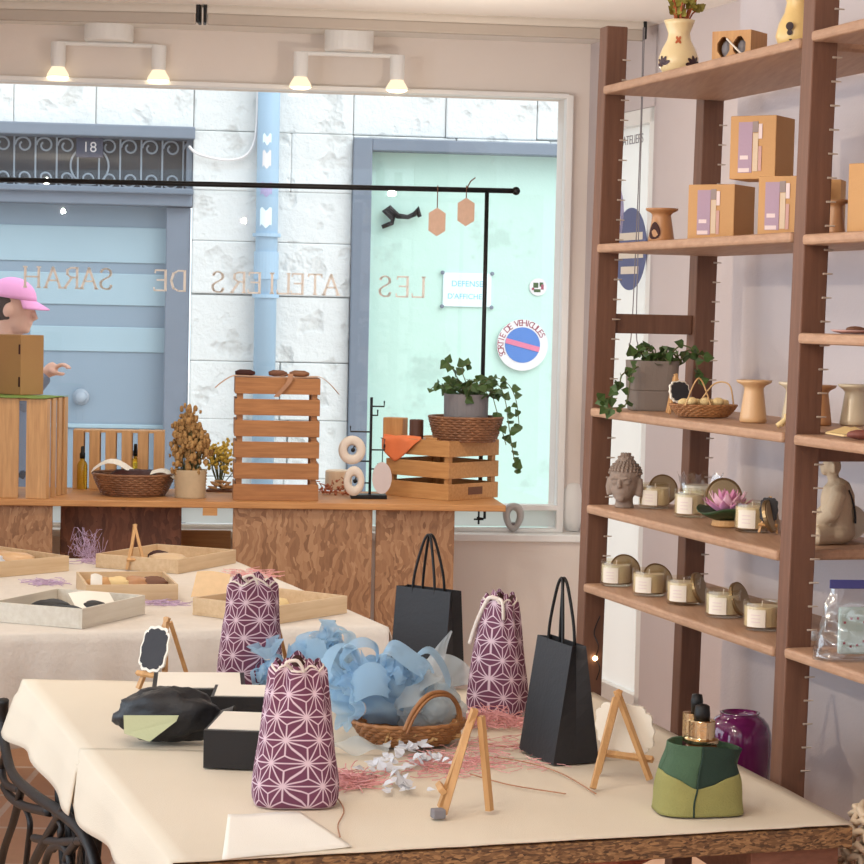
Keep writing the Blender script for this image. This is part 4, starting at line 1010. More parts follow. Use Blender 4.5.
burner(onz(3, 821, 426, .03), 'brown oil burner close to the near post above the seated statue', m_clay, .86, None, .95)
burner(onz(3, 857, 426, .03), 'cream glazed oil burner at the right edge above the seated statue', m_clay3, .88, None, 1.05)
# card boxes
def card_box(c, rz, w_, d_, h_, lb, label=True):
    t_ = thing('card_box', lb, 'box', c, rz, 'brown card boxes on the second shelf')
    b = MB(); b.box((0, 0, h_ / 2), (w_, d_, h_)); b.build('carton', m_kraft, t_, bevel=.0015)
    if label:
        b = MB(); b.box((-.016, -d_ / 2 - .0006, h_ * .5), (.03, .001, h_ * .8)); l_ = b.build('label', m_lavlab, t_)
        for x, z, a_, e_, mt in ((-.018, .34, .018, .008, m_pinklab), (-.018, .14, .024, .008, m_pinklab), (.0055, .82, .012, .022, m_greylab), (.0065, .45, .011, .075, m_creamlab), (.0165, .75, .008, .03, m_pinklab), (.0165, .32, .007, .05, m_roselab)):
            b = MB(); b.box((x, -d_ / 2 - .0012, h_ * z if mt != m_creamlab else h_ * .42), (a_, .0008, e_ if mt != m_creamlab else h_ * .6)); b.build('label_print', mt, l_)
    return t_
m_lavlab = plain('mauve_label', (168, 142, 160), .7, var=.03); m_pinklab = plain('pale_pink_print', (222, 202, 200), .7, var=.02); m_greylab = plain('grey_print', (150, 134, 130), .7); m_creamlab = plain('cream_print', (208, 186, 160), .7, var=.08, scale=60); m_roselab = plain('rose_print', (196, 154, 146), .7)
def boxat(px0, px1, kz, d, h_, d_, lb, z=None, rz=None):
    z = SHZ[2] if z is None else z
    p0 = onSd(z, px0, d); 
    w_ = (px1 - px0) / ppm(p0); rz = R(-31) if rz is None else rz; w_ = w_ / cos(R(23))
    c = p0 + V((cos(rz), sin(rz), 0)) * (w_ / 2) + V((-sin(rz), cos(rz), 0)) * (d_ / 2); c.z = z + E
    return card_box(c, rz, w_, d_, h_, lb)
h1 = .122
boxat(687, 733, 2, .05, .118, .11, 'left brown card box of the lower row with a mauve label on the second shelf')
boxat(757, 800, 2, .05, .118, .11, 'right brown card box of the lower row partly behind the near post')
boxat(729, 774, 2, .05, .128, .10, 'top brown card box resting on the two boxes below it', z=SHZ[2] + .1195)
c = onSd(SHZ[2], 826, .2); c = S(-LB + .10, .24, SHZ[2]); c.z = SHZ[2] + E; c = onSd(SHZ[2], 832, .24); card_box(c, R(-20), .04, .06, .12, 'narrow tan card box seen just right of the near post behind the small burner', False)
c = onSd(SHR[2], 866, .1); card_box(c, R(40), .05, .05, .13, 'tan card box cut off by the right edge of the picture', False)
# third shelf, left: potted ivy, chalk sign, basket, driftwood
c = onSd(SHZ[3], 651, .1)
pt = thing('square_planter', 'taupe square planter of ivy on the third shelf', 'plant', c, R(4))
def rsq(r_, z, n=36):
    out = []
    for k in range(n):
        a_ = 2 * pi * k / n; cx, sx = cos(a_), sin(a_); out.append((r_ * math.copysign(abs(cx) ** .45, cx), r_ * math.copysign(abs(sx) ** .45, sx), z))
    return out
b = MB(); lv = [(.05, 0), (.051, .003), (.0535, .044), (.0525, .045), (.0545, .047), (.057, .112), (.053, .112), (.052, .102), (.0, .101)]
vs = [p for r_, z in lv for p in rsq(r_, z)]; n = 36
b.add(vs, [(i * n + k, i * n + (k + 1) % n, (i + 1) * n + (k + 1) % n, (i + 1) * n + k) for i in range(len(lv) - 1) for k in range(n)] + [tuple(range(n))[::-1]]); b.build('pot', m_pot, pt)
Mi_ = (Matrix.Translation(c) @ rot('Z', R(4))).inverted()
def lp2(px, py, dy=0): return Mi_ @ ond(px, py, c.y + dy)
ivy(pt, [[(-.01, 0, .1), lp2(640, 352, -.05), lp2(632, 356, -.07)], [(.02, 0, .1), lp2(680, 346, -.03), lp2(697, 352, -.04), lp2(704, 358, -.05)], [(.03, .0, .1), lp2(690, 350), lp2(698, 372, -.03), lp2(699, 384, -.03)],
         [(-.04, -.02, .1), lp2(622, 375, -.055), lp2(620, 385, -.06), lp2(616, 392, -.05), lp2(606, 400, -.07), lp2(597, 399, -.09)], [(-.03, -.04, .1), lp2(632, 372, -.075), lp2(626, 404, -.08), lp2(614, 408, -.1), lp2(602, 408, -.1)]], 5, m_leaf, .024,
    [(V((.012, -.01, .105)), .035, .04, .045, 30), (V((.06, -.01, .115)), .03, .03, .015, 9)])
ivy_l = m_leafy
def plaque_poly(w_, h_, k=.06, n=10):
    """scalloped rectangle outline"""
    pts = []
    def edge(p0, p1, nx, ny):
        for i in range(n):
            f_ = i / n; o = k * min(w_, h_) * (sin(pi * f_) ** .5 * .5 + .5 * cos(4 * pi * f_) * sin(pi * f_))
            pts.append((p0[0] + (p1[0] - p0[0]) * f_ + nx * o, p0[1] + (p1[1] - p0[1]) * f_ + ny * o))
    a_, b_ = w_ / 2, h_ / 2; c_ = .16 * min(w_, h_)
    edge((-a_ + c_, -b_), (a_ - c_, -b_), 0, -1); edge((a_ - c_, -b_), (a_, -b_ + c_), -.6, .6); edge((a_, -b_ + c_), (a_, b_ - c_), 1, 0); edge((a_, b_ - c_), (a_ - c_, b_), -.6, -.6)
    edge((a_ - c_, b_), (-a_ + c_, b_), 0, 1); edge((-a_ + c_, b_), (-a_, b_ - c_), .6, -.6); edge((-a_, b_ - c_), (-a_, -b_ + c_), -1, 0); edge((-a_, -b_ + c_), (-a_ + c_, -b_), .6, .6)
    return pts
def easel(name, label, loc, rz, h_, spread=.5, lean=R(14), back=R(24), plaque=None, front=None, grp='mini easels', leg=None, parent_plaque=True, r_=None, hinge=.93):
    """local: faces -y, origin at foot centre on the surface"""
    t_ = thing(name, label, 'easel', loc, rz, grp)
    w_ = r_ or h_ * .056; hw = h_ * spread / 2
    top = V((0, h_ * math.tan(lean), h_)); 
    def stick(p, q, nm, mat=m_easel, ww=w_):
        b = MB(); b.tube([p, q], ww * .72, 4); return b.build(nm, mat, t_)
    for s in (-1, 1): stick(V((s * hw, 0, w_ * .4)), V((-s * w_ * .35, top.y, top.z)), 'leg')
    hp = V((0, top.y * hinge + w_ * 1.4, h_ * hinge)); stick(hp, V((0, hp.y + h_ * math.tan(back), w_ * .4)), 'rear_leg')
    zl = h_ * .24; stick(V((-hw * 1.05, zl * math.tan(lean) - w_ * 1.5, zl)), V((hw * 1.05, zl * math.tan(lean) - w_ * 1.5, zl)), 'ledge')
    if plaque:
        pw, ph, mb, mf = plaque
        Mq = tr(0, zl * math.tan(lean) - w_ * 1.9, zl + w_ * .7) @ rot('X', pi / 2 - lean) @ tr(0, ph / 2 + .004, 0)
        p_ = thing('chalk_plaque', front, 'sign', (0, 0, 0)); p_.matrix_world = Matrix.Translation(loc) @ rot('Z', rz) @ Mq
        b = MB(); b.prism(plaque_poly(pw, ph), -.0035, .0015); b.build('border', mb, p_)
        b = MB(); b.prism(plaque_poly(pw * .88, ph * .88), .0016, .0028); b.build('board', mf, p_)
    return t_
c = onSd(SHZ[3], 679, .075); easel('mini_easel', 'tiny wooden easel beside the taupe planter on the third shelf', c, R(24), .088, .55, R(12), R(18), (.046, .044, m_wedge, m_board), 'tiny chalkboard with wavy pale border beside the taupe planter')
def oval_basket(name, label, c, rz, a_, asp, h_, mat, hand=True, grp=None):
    t_ = thing(name, label, 'basket', c, rz, grp)
    bowl_basket(None, None, c, a_ * .72, a_, h_, mat, rows=6, sy=asp, amp=.003 * a_ / .1, parent=t_)
    return t_
c = onSd(SHZ[3], 703, .08); hb = oval_basket('handled_basket', 'small brown basket with a thin hoop handle full of pale stones on the third shelf', c, R(8), .07, .6, .028, m_wick)
b = MB()
b.tube(smoothpath([(-.05 + .028 * k, -.042 if False else -.04, .026 + (.058 * sin(pi * k / 2.) if k < 3 else .026)) for k in range(3)], 8), .0018, 5)
b.tube(smoothpath([(.0, .04, .026), (.03, .03, .07), (.055, .0, .07), (.066, 0, .026)], 6), .0018, 5); b.build('handle', m_wickl, hb)
for k in range(7):
    p = c + V((-.04 + .014 * k, (-1) ** k * .012, .03 + .004 * (k % 2))); b = MB(); b.ball((0, 0, 0), (.013, .011, .009), 10, 8, fn=lambda d: 1 + .15 * NZ.noise(d * 2 + V((k, 0, 0)))); o = b.build('pale_stone', m_soap if k else m_soap, smooth=True, loc=p); tag(o, 'pale stone heaped in the small handled basket on the third shelf', 'stone', 'pale stones in the small basket')
c = onSd(SHZ[3], 783, .06); b = MB(); b.tube([(-.012, 0, .004), (0, 0, .012), (.018, .005, .03)], [.005, .006, .004], 7); b.tube([(-.004, 0, .004), (.006, 0, .02), (.004, 0, .028)], [.004, .005, .003], 7); o = b.build('driftwood', m_soap, smooth=True, loc=c); tag(o, 'small pale forked driftwood by the near post on the third shelf', 'wood')
c = onSd(SHR[4], 838, .035); b = MB(); leaf(b, V((.03, 0, .004)), V((-1, .2, .05)), V((0, -.3, 1)), .05); leaf(b, V((.02, 0, .007)), V((1, .1, .0)), V((0, -.3, 1)), .04); o = b.build('shell_leaf', m_soap, loc=c, solid=.003); tag(o, 'pale yellow leaf shaped piece lying in front of the brown burner', 'ornament')
c = onSd(SHR[4], 862, .04); b = MB(); b.ball((0, 0, .009), (.028, .014, .009), 14, 8, fn=lambda d: 1 + .2 * NZ.noise(d * 3)); o = b.build('pink_stone', plain('rose_brown', (128, 74, 64), .6, var=.3, scale=40), smooth=True, loc=c); tag(o, 'rose brown stone slice at the right edge in front of the cream burner', 'stone')
c = onSd(SHR[3], 852, .06); t_ = thing('shell_dish', 'small pinkish dish lying on the short shelf at the right edge', 'dish', c); b = MB(); b.lathe([(.02, 0), (.034, .003), (.04, .007), (.036, .006), (.0, .004)], 24); b.build('dish', m_roselab, t_, smooth=True); b = MB(); b.ball((.006, 0, .008), (.018, .01, .006), 10, 6); b.build('dark_piece', m_brown, t_)
# ---------------------------------------------------------------- fourth shelf
c = onSd(SHZ[4], 624, .055); bd = thing('buddha_head', 'small grey stone head with topknot at the left end of the fourth shelf', 'statue', c, R(-22))
b = MB(); k_ = .104 / .12
b.ball((0, 0, .058), (.034, .036, .043), 20, 14); b.ball((0, -.012, .04), (.026, .028, .028), 16, 10)
b.tube([(0, 0, .0), (0, 0, .012), (0, 0, .04)], [.023, .02, .02], 16)
b.ball((0, .004, .074), (.036, .037, .034), 20, 12); b.ball((0, .004, .106), (.019, .02, .016), 14, 10)
b.tube([(0, -.036, .066), (0, -.042, .053), (0, -.041, .047)], [.003, .006, .006], 8)
b.ball((0, -.036, .036), (.011, .005, .003), 10, 6); b.ball((0, -.035, .031), (.009, .005, .003), 10, 6); b.ball((0, -.032, .022), (.012, .009, .009), 10, 6)
for s in (-1, 1):
    b.tube([(s * .034, .002, .066), (s * .037, -.001, .045), (s * .034, -.003, .026)], [.008, .008, .007], 8)
    b.ball((s * .014, -.031, .057), (.0095, .006, .004), 10, 6); b.tube([(s * .006, -.037, .066), (s * .016, -.035, .069), (s * .026, -.028, .064)], .0028, 6)
b.build('head', m_stone, bd, smooth=True, remesh=.0022)
b = MB(); rr_ = random.Random(2)
for j in range(7):
    z = .078 + .0062 * j; 
    for k in range(26 - 2 * j):
        a_ = 2 * pi * (k + .5 * (j % 2)) / (26 - 2 * j); rad = sqrt(max(0, 1 - ((z - .074) / .035) ** 2)) * .0365
        if -sin(a_) > .55 and j < 1: continue
        b.ball((rad * cos(a_), .004 + rad * sin(a_), z), .0036, 6, 4)
for j in range(3):
    for k in range(10): a_ = 2 * pi * (k + .5 * j) / 10; rad = .018 * cos(j * .5); b.ball((rad * cos(a_), .004 + rad * sin(a_), .106 + .0075 * j), .0034, 6, 4)
b.build('curls', m_stone, bd, smooth=True)
def jar(c, lb, r_=.036, h_=.058, wax=m_wax, rz=0., grp='candle jars with paper labels'):
    t_ = thing('candle_jar', lb, 'candle', c, rz, grp)
    b = MB(); b.lathe([(r_ * .9, 0), (r_, .004), (r_, h_ - .004), (r_ * .97, h_), (r_ * .92, h_), (r_ * .93, h_ - .006), (r_ * .93, .007), (0, .007)], 30); b.build('glass', m_jar, t_, smooth=True)
    b = MB(); b.lathe([(r_ * .88, .0075), (r_ * .925, .009), (r_ * .925, h_ * .8), (r_ * .9, h_ * .82), (0, h_ * .8)], 28); b.build('wax', wax, t_, smooth=False)
    b = MB(); b.tube([(0, 0, h_ * .8), (.001, 0, h_ * .98)], .0012, 5); b.build('wick', m_cord, t_)
    b = MB(); n_ = 8; b.grid(lambda u, v_: ((r_ + .0006) * sin(-1.0 + 1.05 * u), -(r_ + .0006) * cos(-1.0 + 1.05 * u), h_ * (.14 + .6 * v_)), n_, 2); l_ = b.build('label', m_label, t_)
    b = MB(); 
    for z in (.3, .42, .54): b.grid(lambda u, v_: ((r_ + .0011) * sin(-.72 + .5 * u), -(r_ + .0011) * cos(-.72 + .5 * u), h_ * (z + .03 * v_)), 5, 1)
    b.build('label_print', m_pinklab, l_)
    return t_
m_lidin = plain('lid_inside', (170, 150, 118), .5, var=.06)
def lid(c, lb, r_=.036, tilt=R(68), rz=0., mat=None):
    mat = mat or m_gold
    t_ = thing('jar_lid', lb, 'lid', c, rz, 'jar lids leaning on the candle jars')
    M_ = tr(0, 0, r_ * sin(tilt) + .0035) @ rot('X', tilt)
    b = MB(); b.lathe([(r_, -.004), (r_, .004)], 30, M=M_); b.build('rim', mat, t_, bevel=.001)
    b = MB(); b.lathe([(r_ * .88, .0042), (r_ * .86, .0052), (0, .0054)], 30, M=M_); b.build('inside', m_lidin, t_)
    return t_
rzl = A - pi / 2
def jarat(k, px, d, lb, lidlb=None, r_=.036, h_=.058, wax=m_wax, lr=.036, dlid=.0, rzlid=R(20), tilt=R(64)):
    c = onz(k, px, d, r_); j = jar(c, lb, r_, h_, wax)
    if lidlb:
        dr_ = V((cos(R(42)), sin(R(42)), 0)); cl = c + dr_ * (r_ + .012 + lr * cos(tilt) * .8); lid(cl, lidlb, lr, tilt, rzlid)
    return c
jarat(4, 656, 509, 'candle jar beside the stone head on the fourth shelf', None, .036, .056)
c = onz(4, 666, 508, .075); lid(c, 'round lid standing behind the candle jar beside the stone head', .035, R(72), R(10))
jarat(4, 691, 518, 'candle jar left of the pink lotus on the fourth shelf', None, .034, .06, m_wax2)
c = onSd(SHZ[4], 700, .19); t_ = thing('candle_jar', 'candle jar wrapped in clear crinkled film behind the jar left of the lotus', 'candle', c)
b = MB(); b.lathe([(.034, 0), (.036, .004), (.036, .06), (0, .06)], 26); b.build('wax', m_wax2, t_)
b = MB(); b.grid(lambda u, v_: ((.038 + .012 * v_ ** 3 + .004 * sin(14 * pi * u + 6 * v_)) * cos(2 * pi * u), (.038 + .012 * v_ ** 3 + .004 * sin(14 * pi * u + 6 * v_)) * sin(2 * pi * u), .002 + .082 * v_ + .006 * v_ * sin(22 * pi * u)), 56, 8, True); m_clear = glassy('clear_film', (246, 248, 250), 1.6, .12, .1); b.build('film', m_clear, t_, smooth=True)
jarat(4, 754, 533, 'candle jar in front of the lotus nearest the post on the fourth shelf', None, .036, .062)
c = onSd(SHZ[4], 723, .18); lid(c, 'round lid standing upright behind the pink lotus', .042, R(82), R(10))
c = onz(4, 773, 536, .04); lid(c, 'gold lid leaning on the jar nearest the post on the fourth shelf', .034, R(74), R(60))
# lotus
c = onSd(SHZ[4], 727, .10); lo_ = thing('lotus_flower', 'pink artificial lotus on a dark green leaf in the middle of the fourth shelf', 'flower', c)
m_lotus = plain('lotus_pink', (214, 140, 178), .6, var=.2, scale=30); m_lotus2 = plain('lotus_tip', (236, 190, 206), .6, var=.1); m_lg = plain('lotus_leaf', (44, 66, 36), .5, var=.2)
b = MB(); b.lathe([(.03, 0), (.034, .003), (.03, .014), (.0, .016)], 20); b.build('base', m_kraft, lo_)
b = MB(); b.grid(lambda u, v_: ((.012 + .052 * v_) * cos(2 * pi * u), (.012 + .052 * v_) * sin(2 * pi * u), .016 + .02 * v_ ** 2 + .006 * v_ * sin(6 * pi * u)), 48, 6, True); b.build('leaf_pad', m_lg, lo_, smooth=True, solid=.002)
for ring, (n_, r_, el_, l_) in enumerate(((10, .012, 22, .05), (9, .01, 45, .048), (7, .006, 66, .042))):
    b = MB()
    for k in range(n_):
        a_ = 2 * pi * (k + .5 * ring) / n_; e_ = R(el_)
        def pf(u, v_):
            w_ = .013 * sin(pi * min(1, v_ * .92 + .08)) ** .8 * (1 - v_ ** 3 * .6); x = r_ + l_ * v_ * cos(e_) * (1 - .12 * v_); z = .028 + l_ * v_ * sin(e_) + .012 * v_ ** 2; y = (u - .5) * 2 * w_; z += 6 * y * y * 4
            return (x * cos(a_) - y * sin(a_), x * sin(a_) + y * cos(a_), z)
        b.grid(pf, 4, 6)
    b.build('petals', m_lotus if ring != 1 else m_lotus2, lo_, smooth=True, solid=.001)
c = onSd(SHZ[4], 768, .12); ea = easel('mini_easel', 'tiny chalk sign on a clip stand beside the near post on the fourth shelf', c, R(-20), .075, .5, R(10), R(20), (.034, .048, m_board, m_board), 'tiny dark chalk tag beside the near post on the fourth shelf')
# seated statue on the fourth shelf, behind the near post
zS = SHZ[4] + E; c = onz(4, 836, 545, .04)
st = thing('seated_statue', 'sand coloured seated monk statue right of the near post, back turned to the right', 'statue', c, R(84))
k_ = 1.; b = MB()   # local: faces +y... head at the top, knees forward (+y)
b.ball((0, -.004, .022), (.05, .042, .026), 18, 10)
for s in (-1, 1):
    b.tube([(s * .02, .0, .022), (s * .055, .035, .02), (s * .03, .068, .018), (-s * .014, .066, .016)], [.024, .021, .018, .012], 12)
    b.tube([(s * .028, -.008, .118), (s * .043, -.006, .105), (s * .05, .006, .068), (s * .034, .038, .042), (s * .012, .052, .036)], [.016, .018, .018, .014, .01], 12)
b.tube([(0, -.006, .02), (0, -.01, .06), (0, -.008, .1), (0, -.004, .124), (0, 0, .134)], [.042, .036, .036, .028, .015], 18)
b.tube([(0, 0, .128), (0, .004, .146)], [.013, .012], 12)
b.ball((0, .006, .163), (.0175, .02, .0225), 18, 12); b.ball((0, .02, .154), (.012, .01, .011), 10, 8)
b.tube([(0, .024, .168), (0, .029, .16), (0, .026, .157)], [.002, .004, .003], 6)
for s in (-1, 1): b.tube([(s * .0185, .003, .17), (s * .019, .002, .16), (s * .0175, .002, .15)], [.004, .0045, .0035], 6)
b.build('figure', m_statue, st, smooth=True, remesh=.0024); st.scale = (.92, .92, .92)
b = MB()
for s in (0, 1, 2): b.tube(smoothpath([(-.03 + .006 * s, -.022 - .002 * s, .112), (-.044 + .002 * s, -.012 + .008 * s, .075), (-.046, .012 + .008 * s, .04 + .004 * s)], 6), .0025, 5)
b.build('robe_folds', m_statue, st, smooth=True)
b = MB(); b.grid(lambda u, v_: (-.018 + .014 * (u - .5), -.047 + .018 * v_ ** 2 + .002 * (1 - v_), .045 + .07 * v_), 2, 6); b.build('dark_strip', m_board, st, solid=.004)
c = onz(4, 858, 545, .09); b = MB(); b.lathe([(.034, -.006), (.035, 0), (.034, .006), (0, .007)], 30, M=tr(0, 0, .036) @ rot('X', R(82))); o = b.build('round_plaque', m_wax2, loc=c, rz=R(10)); tag(o, 'pale round disc standing behind the seated statue', 'disc')
c = onz(4, 806, 543, .07); b = MB(); b.lathe([(.022, 0), (.024, .004), (.024, .05), (0, .051)], 26); o = b.build('amber_candle', plain('amber_wax', (222, 174, 112), .5), loc=c); tag(o, 'amber candle in front of the seated statue beside the near post', 'candle')
# fifth shelf jars
for k, (px, d, lb) in enumerate(((617, 587, 'leftmost candle jar on the fifth shelf beside the far post'), (650, 597, 'second candle jar from the far post on the fifth shelf'), (685, 606, 'third candle jar from the far post on the fifth shelf'), (725, 619, 'fourth candle jar from the far post on the fifth shelf'), (764, 632, 'candle jar half hidden by the near post on the fifth shelf'))):
    jarat(5, px, d, lb, None, .037 - .001 * (k == 0), .058, m_wax2 if k in (0, 3) else m_wax)
for (px, d, lb, tl, rz, r_) in ((628, (589, .085), 'lid leaning behind the leftmost jar on the fifth shelf', 62, 14, .036), (661, (599, .085), 'lid leaning behind the second jar on the fifth shelf', 60, 22, .036), (702, (608, .06), 'gold lid leaning between the third and fourth jar on the fifth shelf', 72, 62, .034), (743, (621, .06), 'dark gold lid leaning between the fourth and fifth jar on the fifth shelf', 70, 55, .036)):
    lid(onz(5, px, *d), lb, r_, R(tl), R(rz))
# plastic pouch on the lower right shelf
c = onSd(SHR[6], 862, .07); pk = thing('clear_pouch', 'clear plastic pouch with a blue zip on the right hand lower shelf', 'bag', c, R(6))
def pf(u, v_):
    a_ = 2 * pi * u; w_ = .088 * (1 - .28 * v_ ** 1.4); d_ = .032 * (1 - v_ ** 1.3) + .002
    return (w_ * math.copysign(abs(cos(a_)) ** .6, cos(a_)) + .006 * NZ.noise(V((u * 9, v_ * 5, 0))), d_ * math.copysign(abs(sin(a_)) ** .7, sin(a_)) + .006 * NZ.noise(V((u * 12, v_ * 7, 3))), .128 * v_)
b = MB(); b.grid(pf, 60, 18, True, cap='b'); b.build('film', m_clear, pk, smooth=True)
b = MB(); b.box((0, 0, .136), (.128, .004, .016)); b.build('zip', plain('blue_zip', (58, 60, 120), .4), pk, bevel=.001)
b = MB(); b.box((.004, .0, .052), (.1, .012, .085)); ct = b.build('contents', plain('mint_paper', (176, 196, 190), .7, var=.08, scale=30), pk, bevel=.004)
b = MB()
for k in range(14): x = -.036 + .012 * (k % 7); z = .03 + .04 * (k // 7) + .006 * sin(5 * k); b.box((x, -.0066, z), (.004, .001, .004))
b.build('red_specks', m_ink, ct)
c = onSd(SHR[6], 814, .09); b = MB(); b.ball((0, 0, .01), (.012, .01, .01), 10, 8, fn=lambda d: 1 + .2 * NZ.noise(d * 2)); o = b.build('white_pebble', m_white, smooth=True, loc=c); tag(o, 'small white pebble between the near post and the plastic pouch', 'stone')
c = onSd(SHR[6], 822, .035); b = MB(); b.grid(lambda u, v_: (-.014 + .028 * u, -.012 + .024 * v_, .0015 + .004 * sin(5 * u + 3 * v_) ** 2), 8, 8); o = b.build('film_scrap', m_clear, smooth=True, solid=.0008, loc=c); tag(o, 'scrap of clear film lying in front of the plastic pouch', 'film')
# one lit fairy light wrapped on the far post
p = S(-.004, -.004, 1.0); p = S(-.006, .03, 1.62 - (660 - 317) / 436); fl_ = thing('fairy_light', 'lit fairy light bulb on a wire against the far post', 'light', p)
b = MB(); b.ball((0, 0, 0), .006, 10, 8); b.build('bulb', m_bulb, fl_, smooth=True)
b = MB(); b.tube(smoothpath([(0, 0, 0), (.006, -.01, .03), (-.004, .002, .06), (.008, -.008, .1)], 5), .0014, 5); b.tube(smoothpath([(0, 0, 0), (.01, -.012, -.02), (.004, .0, -.05)], 5), .0014, 5); b.build('wire', m_dark, fl_)
# ---------------------------------------------------------------- front table
TZ = .75
QA, QB, QC, QD = at(173, 866, TZ), at(853, 827, TZ), at(592, 693, TZ), at(23, 680, TZ)   # near left, near right, far right, far left
ft = thing('work_table', 'front table, chipboard top on a black cast iron treadle base', 'table', V((QA.x, QA.y, 0)))
o0 = ft.location
def rel(p, z=None): return (p.x - o0.x, p.y - o0.y) if z is None else V((p.x - o0.x, p.y - o0.y, z))
b = MB(); b.prism([rel(q) for q in (QA, QB, QC, QD)], TZ - .036, TZ); b.build('top_board', m_edge, ft, bevel=.002)
nw = (QB - QA).normalized(); nw.z = 0; dl = (QD - QA); dl.z = 0; ld = dl.length; dl.normalize()
rd = QC - QB; rd.z = 0; lr_ = rd.length; rd.normalize()
m_apron = wood('apron_wood', (150, 100, 76), (120, 76, 56), 'x'); m_apr2 = wood('red_rail_wood', (168, 96, 72), (140, 74, 54), 'x')
b = MB()
def slab(p, q, th, z0, z1):
    d = (q - p); d.z = 0; L_ = d.length; a_ = atan2(d.y, d.x); md_ = (p + q) / 2 - o0; b.box((0, 0, 0), (L_, th, z1 - z0), M=tr(md_.x, md_.y, (z0 + z1) / 2) @ rot('Z', a_))
i0, i1, i2, i3 = QA + nw * .3 + dl * .1, QB - nw * .12 + rd * .05, QC - nw * .1 - rd * .06, QD + nw * .28 - dl * .1
slab(QB + rd * .04 - nw * .18, QB + rd * .04 - nw * .012, .02, TZ - .2, TZ - .037); slab(QB + rd * .05 - nw * .03, QC - rd * .04 - nw * .03, .02, TZ - .2, TZ - .037); slab(i2, i3, .02, TZ - .13, TZ - .037); b.build('apron', m_apron, ft, bevel=.002)
b = MB(); slab(QB - nw * .45 + rd * .06, QB - nw * .14 + rd * .34, .07, TZ - .07, TZ - .037); b.build('diagonal_rail', m_apr2, ft, bevel=.003)
for q in (QB - nw * .06 + rd * .09, QC - nw * .06 - rd * .1):
    b = MB(); b.box((q.x - o0.x, q.y - o0.y, (TZ - .05) / 2), (.05, .05, TZ - .05)); b.build('leg', m_apron, ft, bevel=.003)
# treadle base: two cast side frames on the left half and the scrolled brace between them
def fp(s, d, z): q = QA + nw * s + dl * d; return V((q.x - o0.x, q.y - o0.y, z))
for (d0_, d1_, nm) in ((.12, .66, 0), (ld - .74, ld - .14, 1)):
    def fr(d, z, s=.06): return fp(s, d0_ + (d1_ - d0_) * d, z)
    b = MB(); r_ = .012
    b.tube(smoothpath([fr(.0, .7), fr(.1, .5), fr(.28, .3), fr(.1, .12), fr(-.02, .015)], 6), r_, 8)
    b.tube(smoothpath([fr(1., .7), fr(.9, .5), fr(.72, .3), fr(.9, .12), fr(1.02, .015)], 6), r_, 8)
    b.tube([fr(-.03, .705), fr(1.03, .705)], r_, 8); b.tube([fr(.28, .3), fr(.72, .3)], r_, 8); b.tube([fr(.12, .13), fr(.88, .13)], r_, 8)
    b.tube(smoothpath([fr(.1, .69), fr(.3, .5), fr(.5, .31), fr(.7, .5), fr(.9, .69)], 6), .01, 8)
    b.tube(smoothpath([fr(.3, .69), fr(.38, .56), fr(.5, .48), fr(.62, .56), fr(.7, .69)], 6), .009, 8)
    for cd in (.33, .67):
        pts = [fr(cd + .1 * (1 - q / 16 * .7) * cos(q * .5), .42 + .07 * (1 - q / 16 * .7) * sin(q * .5)) for q in range(17)]; b.tube(pts, .008, 6)
    for cd in (.0, 1.0): b.ball(fr(cd, .015), (.03, .03, .015), 10, 6)
    b.build('side_frame', m_iron, ft, smooth=True)
    b = MB()
    b.tube(smoothpath([fp(.06, d0_ + .2, .62), fp(.3, d0_ + .22, .4), fp(.55, d0_ + .2, .2)], 8), .011, 8); b.tube(smoothpath([fp(.06, d0_ + .2, .2), fp(.3, d0_ + .22, .4), fp(.55, d0_ + .2, .62)], 8), .011, 8)
    pts = [fp(.3 + .09 * cos(q * pi / 12), d0_ + .21, .41 + .09 * sin(q * pi / 12)) for q in range(24)]; b.tube(pts, .009, 6, True); b.build('brace', m_iron, ft, smooth=True)
    def f2(d, z): return fr(d, z, .56)
    b = MB(); b.tube(smoothpath([f2(0, .7), f2(.25, .35), f2(-.02, .015)], 8), r_, 8); b.tube(smoothpath([f2(1, .7), f2(.75, .35), f2(1.02, .015)], 8), r_, 8); b.tube([f2(.25, .35), f2(.75, .35)], r_, 8); b.tube([f2(0, .7), f2(1, .7)], r_, 8); b.build('side_frame', m_iron, ft, smooth=True)
    b = MB(); b.box(tuple(fp(.31, (d0_ + d1_) / 2, .13)), (.3, .2, .012)); b.build('treadle', m_iron, ft)
pts = [fp(.16, .5 + .17 * cos(q * pi / 20), .42 + .17 * sin(q * pi / 20)) for q in range(40)]
b = MB(); b.tube(pts, .011, 8, True)
for q in range(3): b.tube([fp(.16, .5 + .17 * cos(q * pi / 3), .42 + .17 * sin(q * pi / 3)), fp(.16, .5 - .17 * cos(q * pi / 3), .42 - .17 * sin(q * pi / 3))], .007, 6)
b.build('wheel', m_iron, ft, smooth=True)
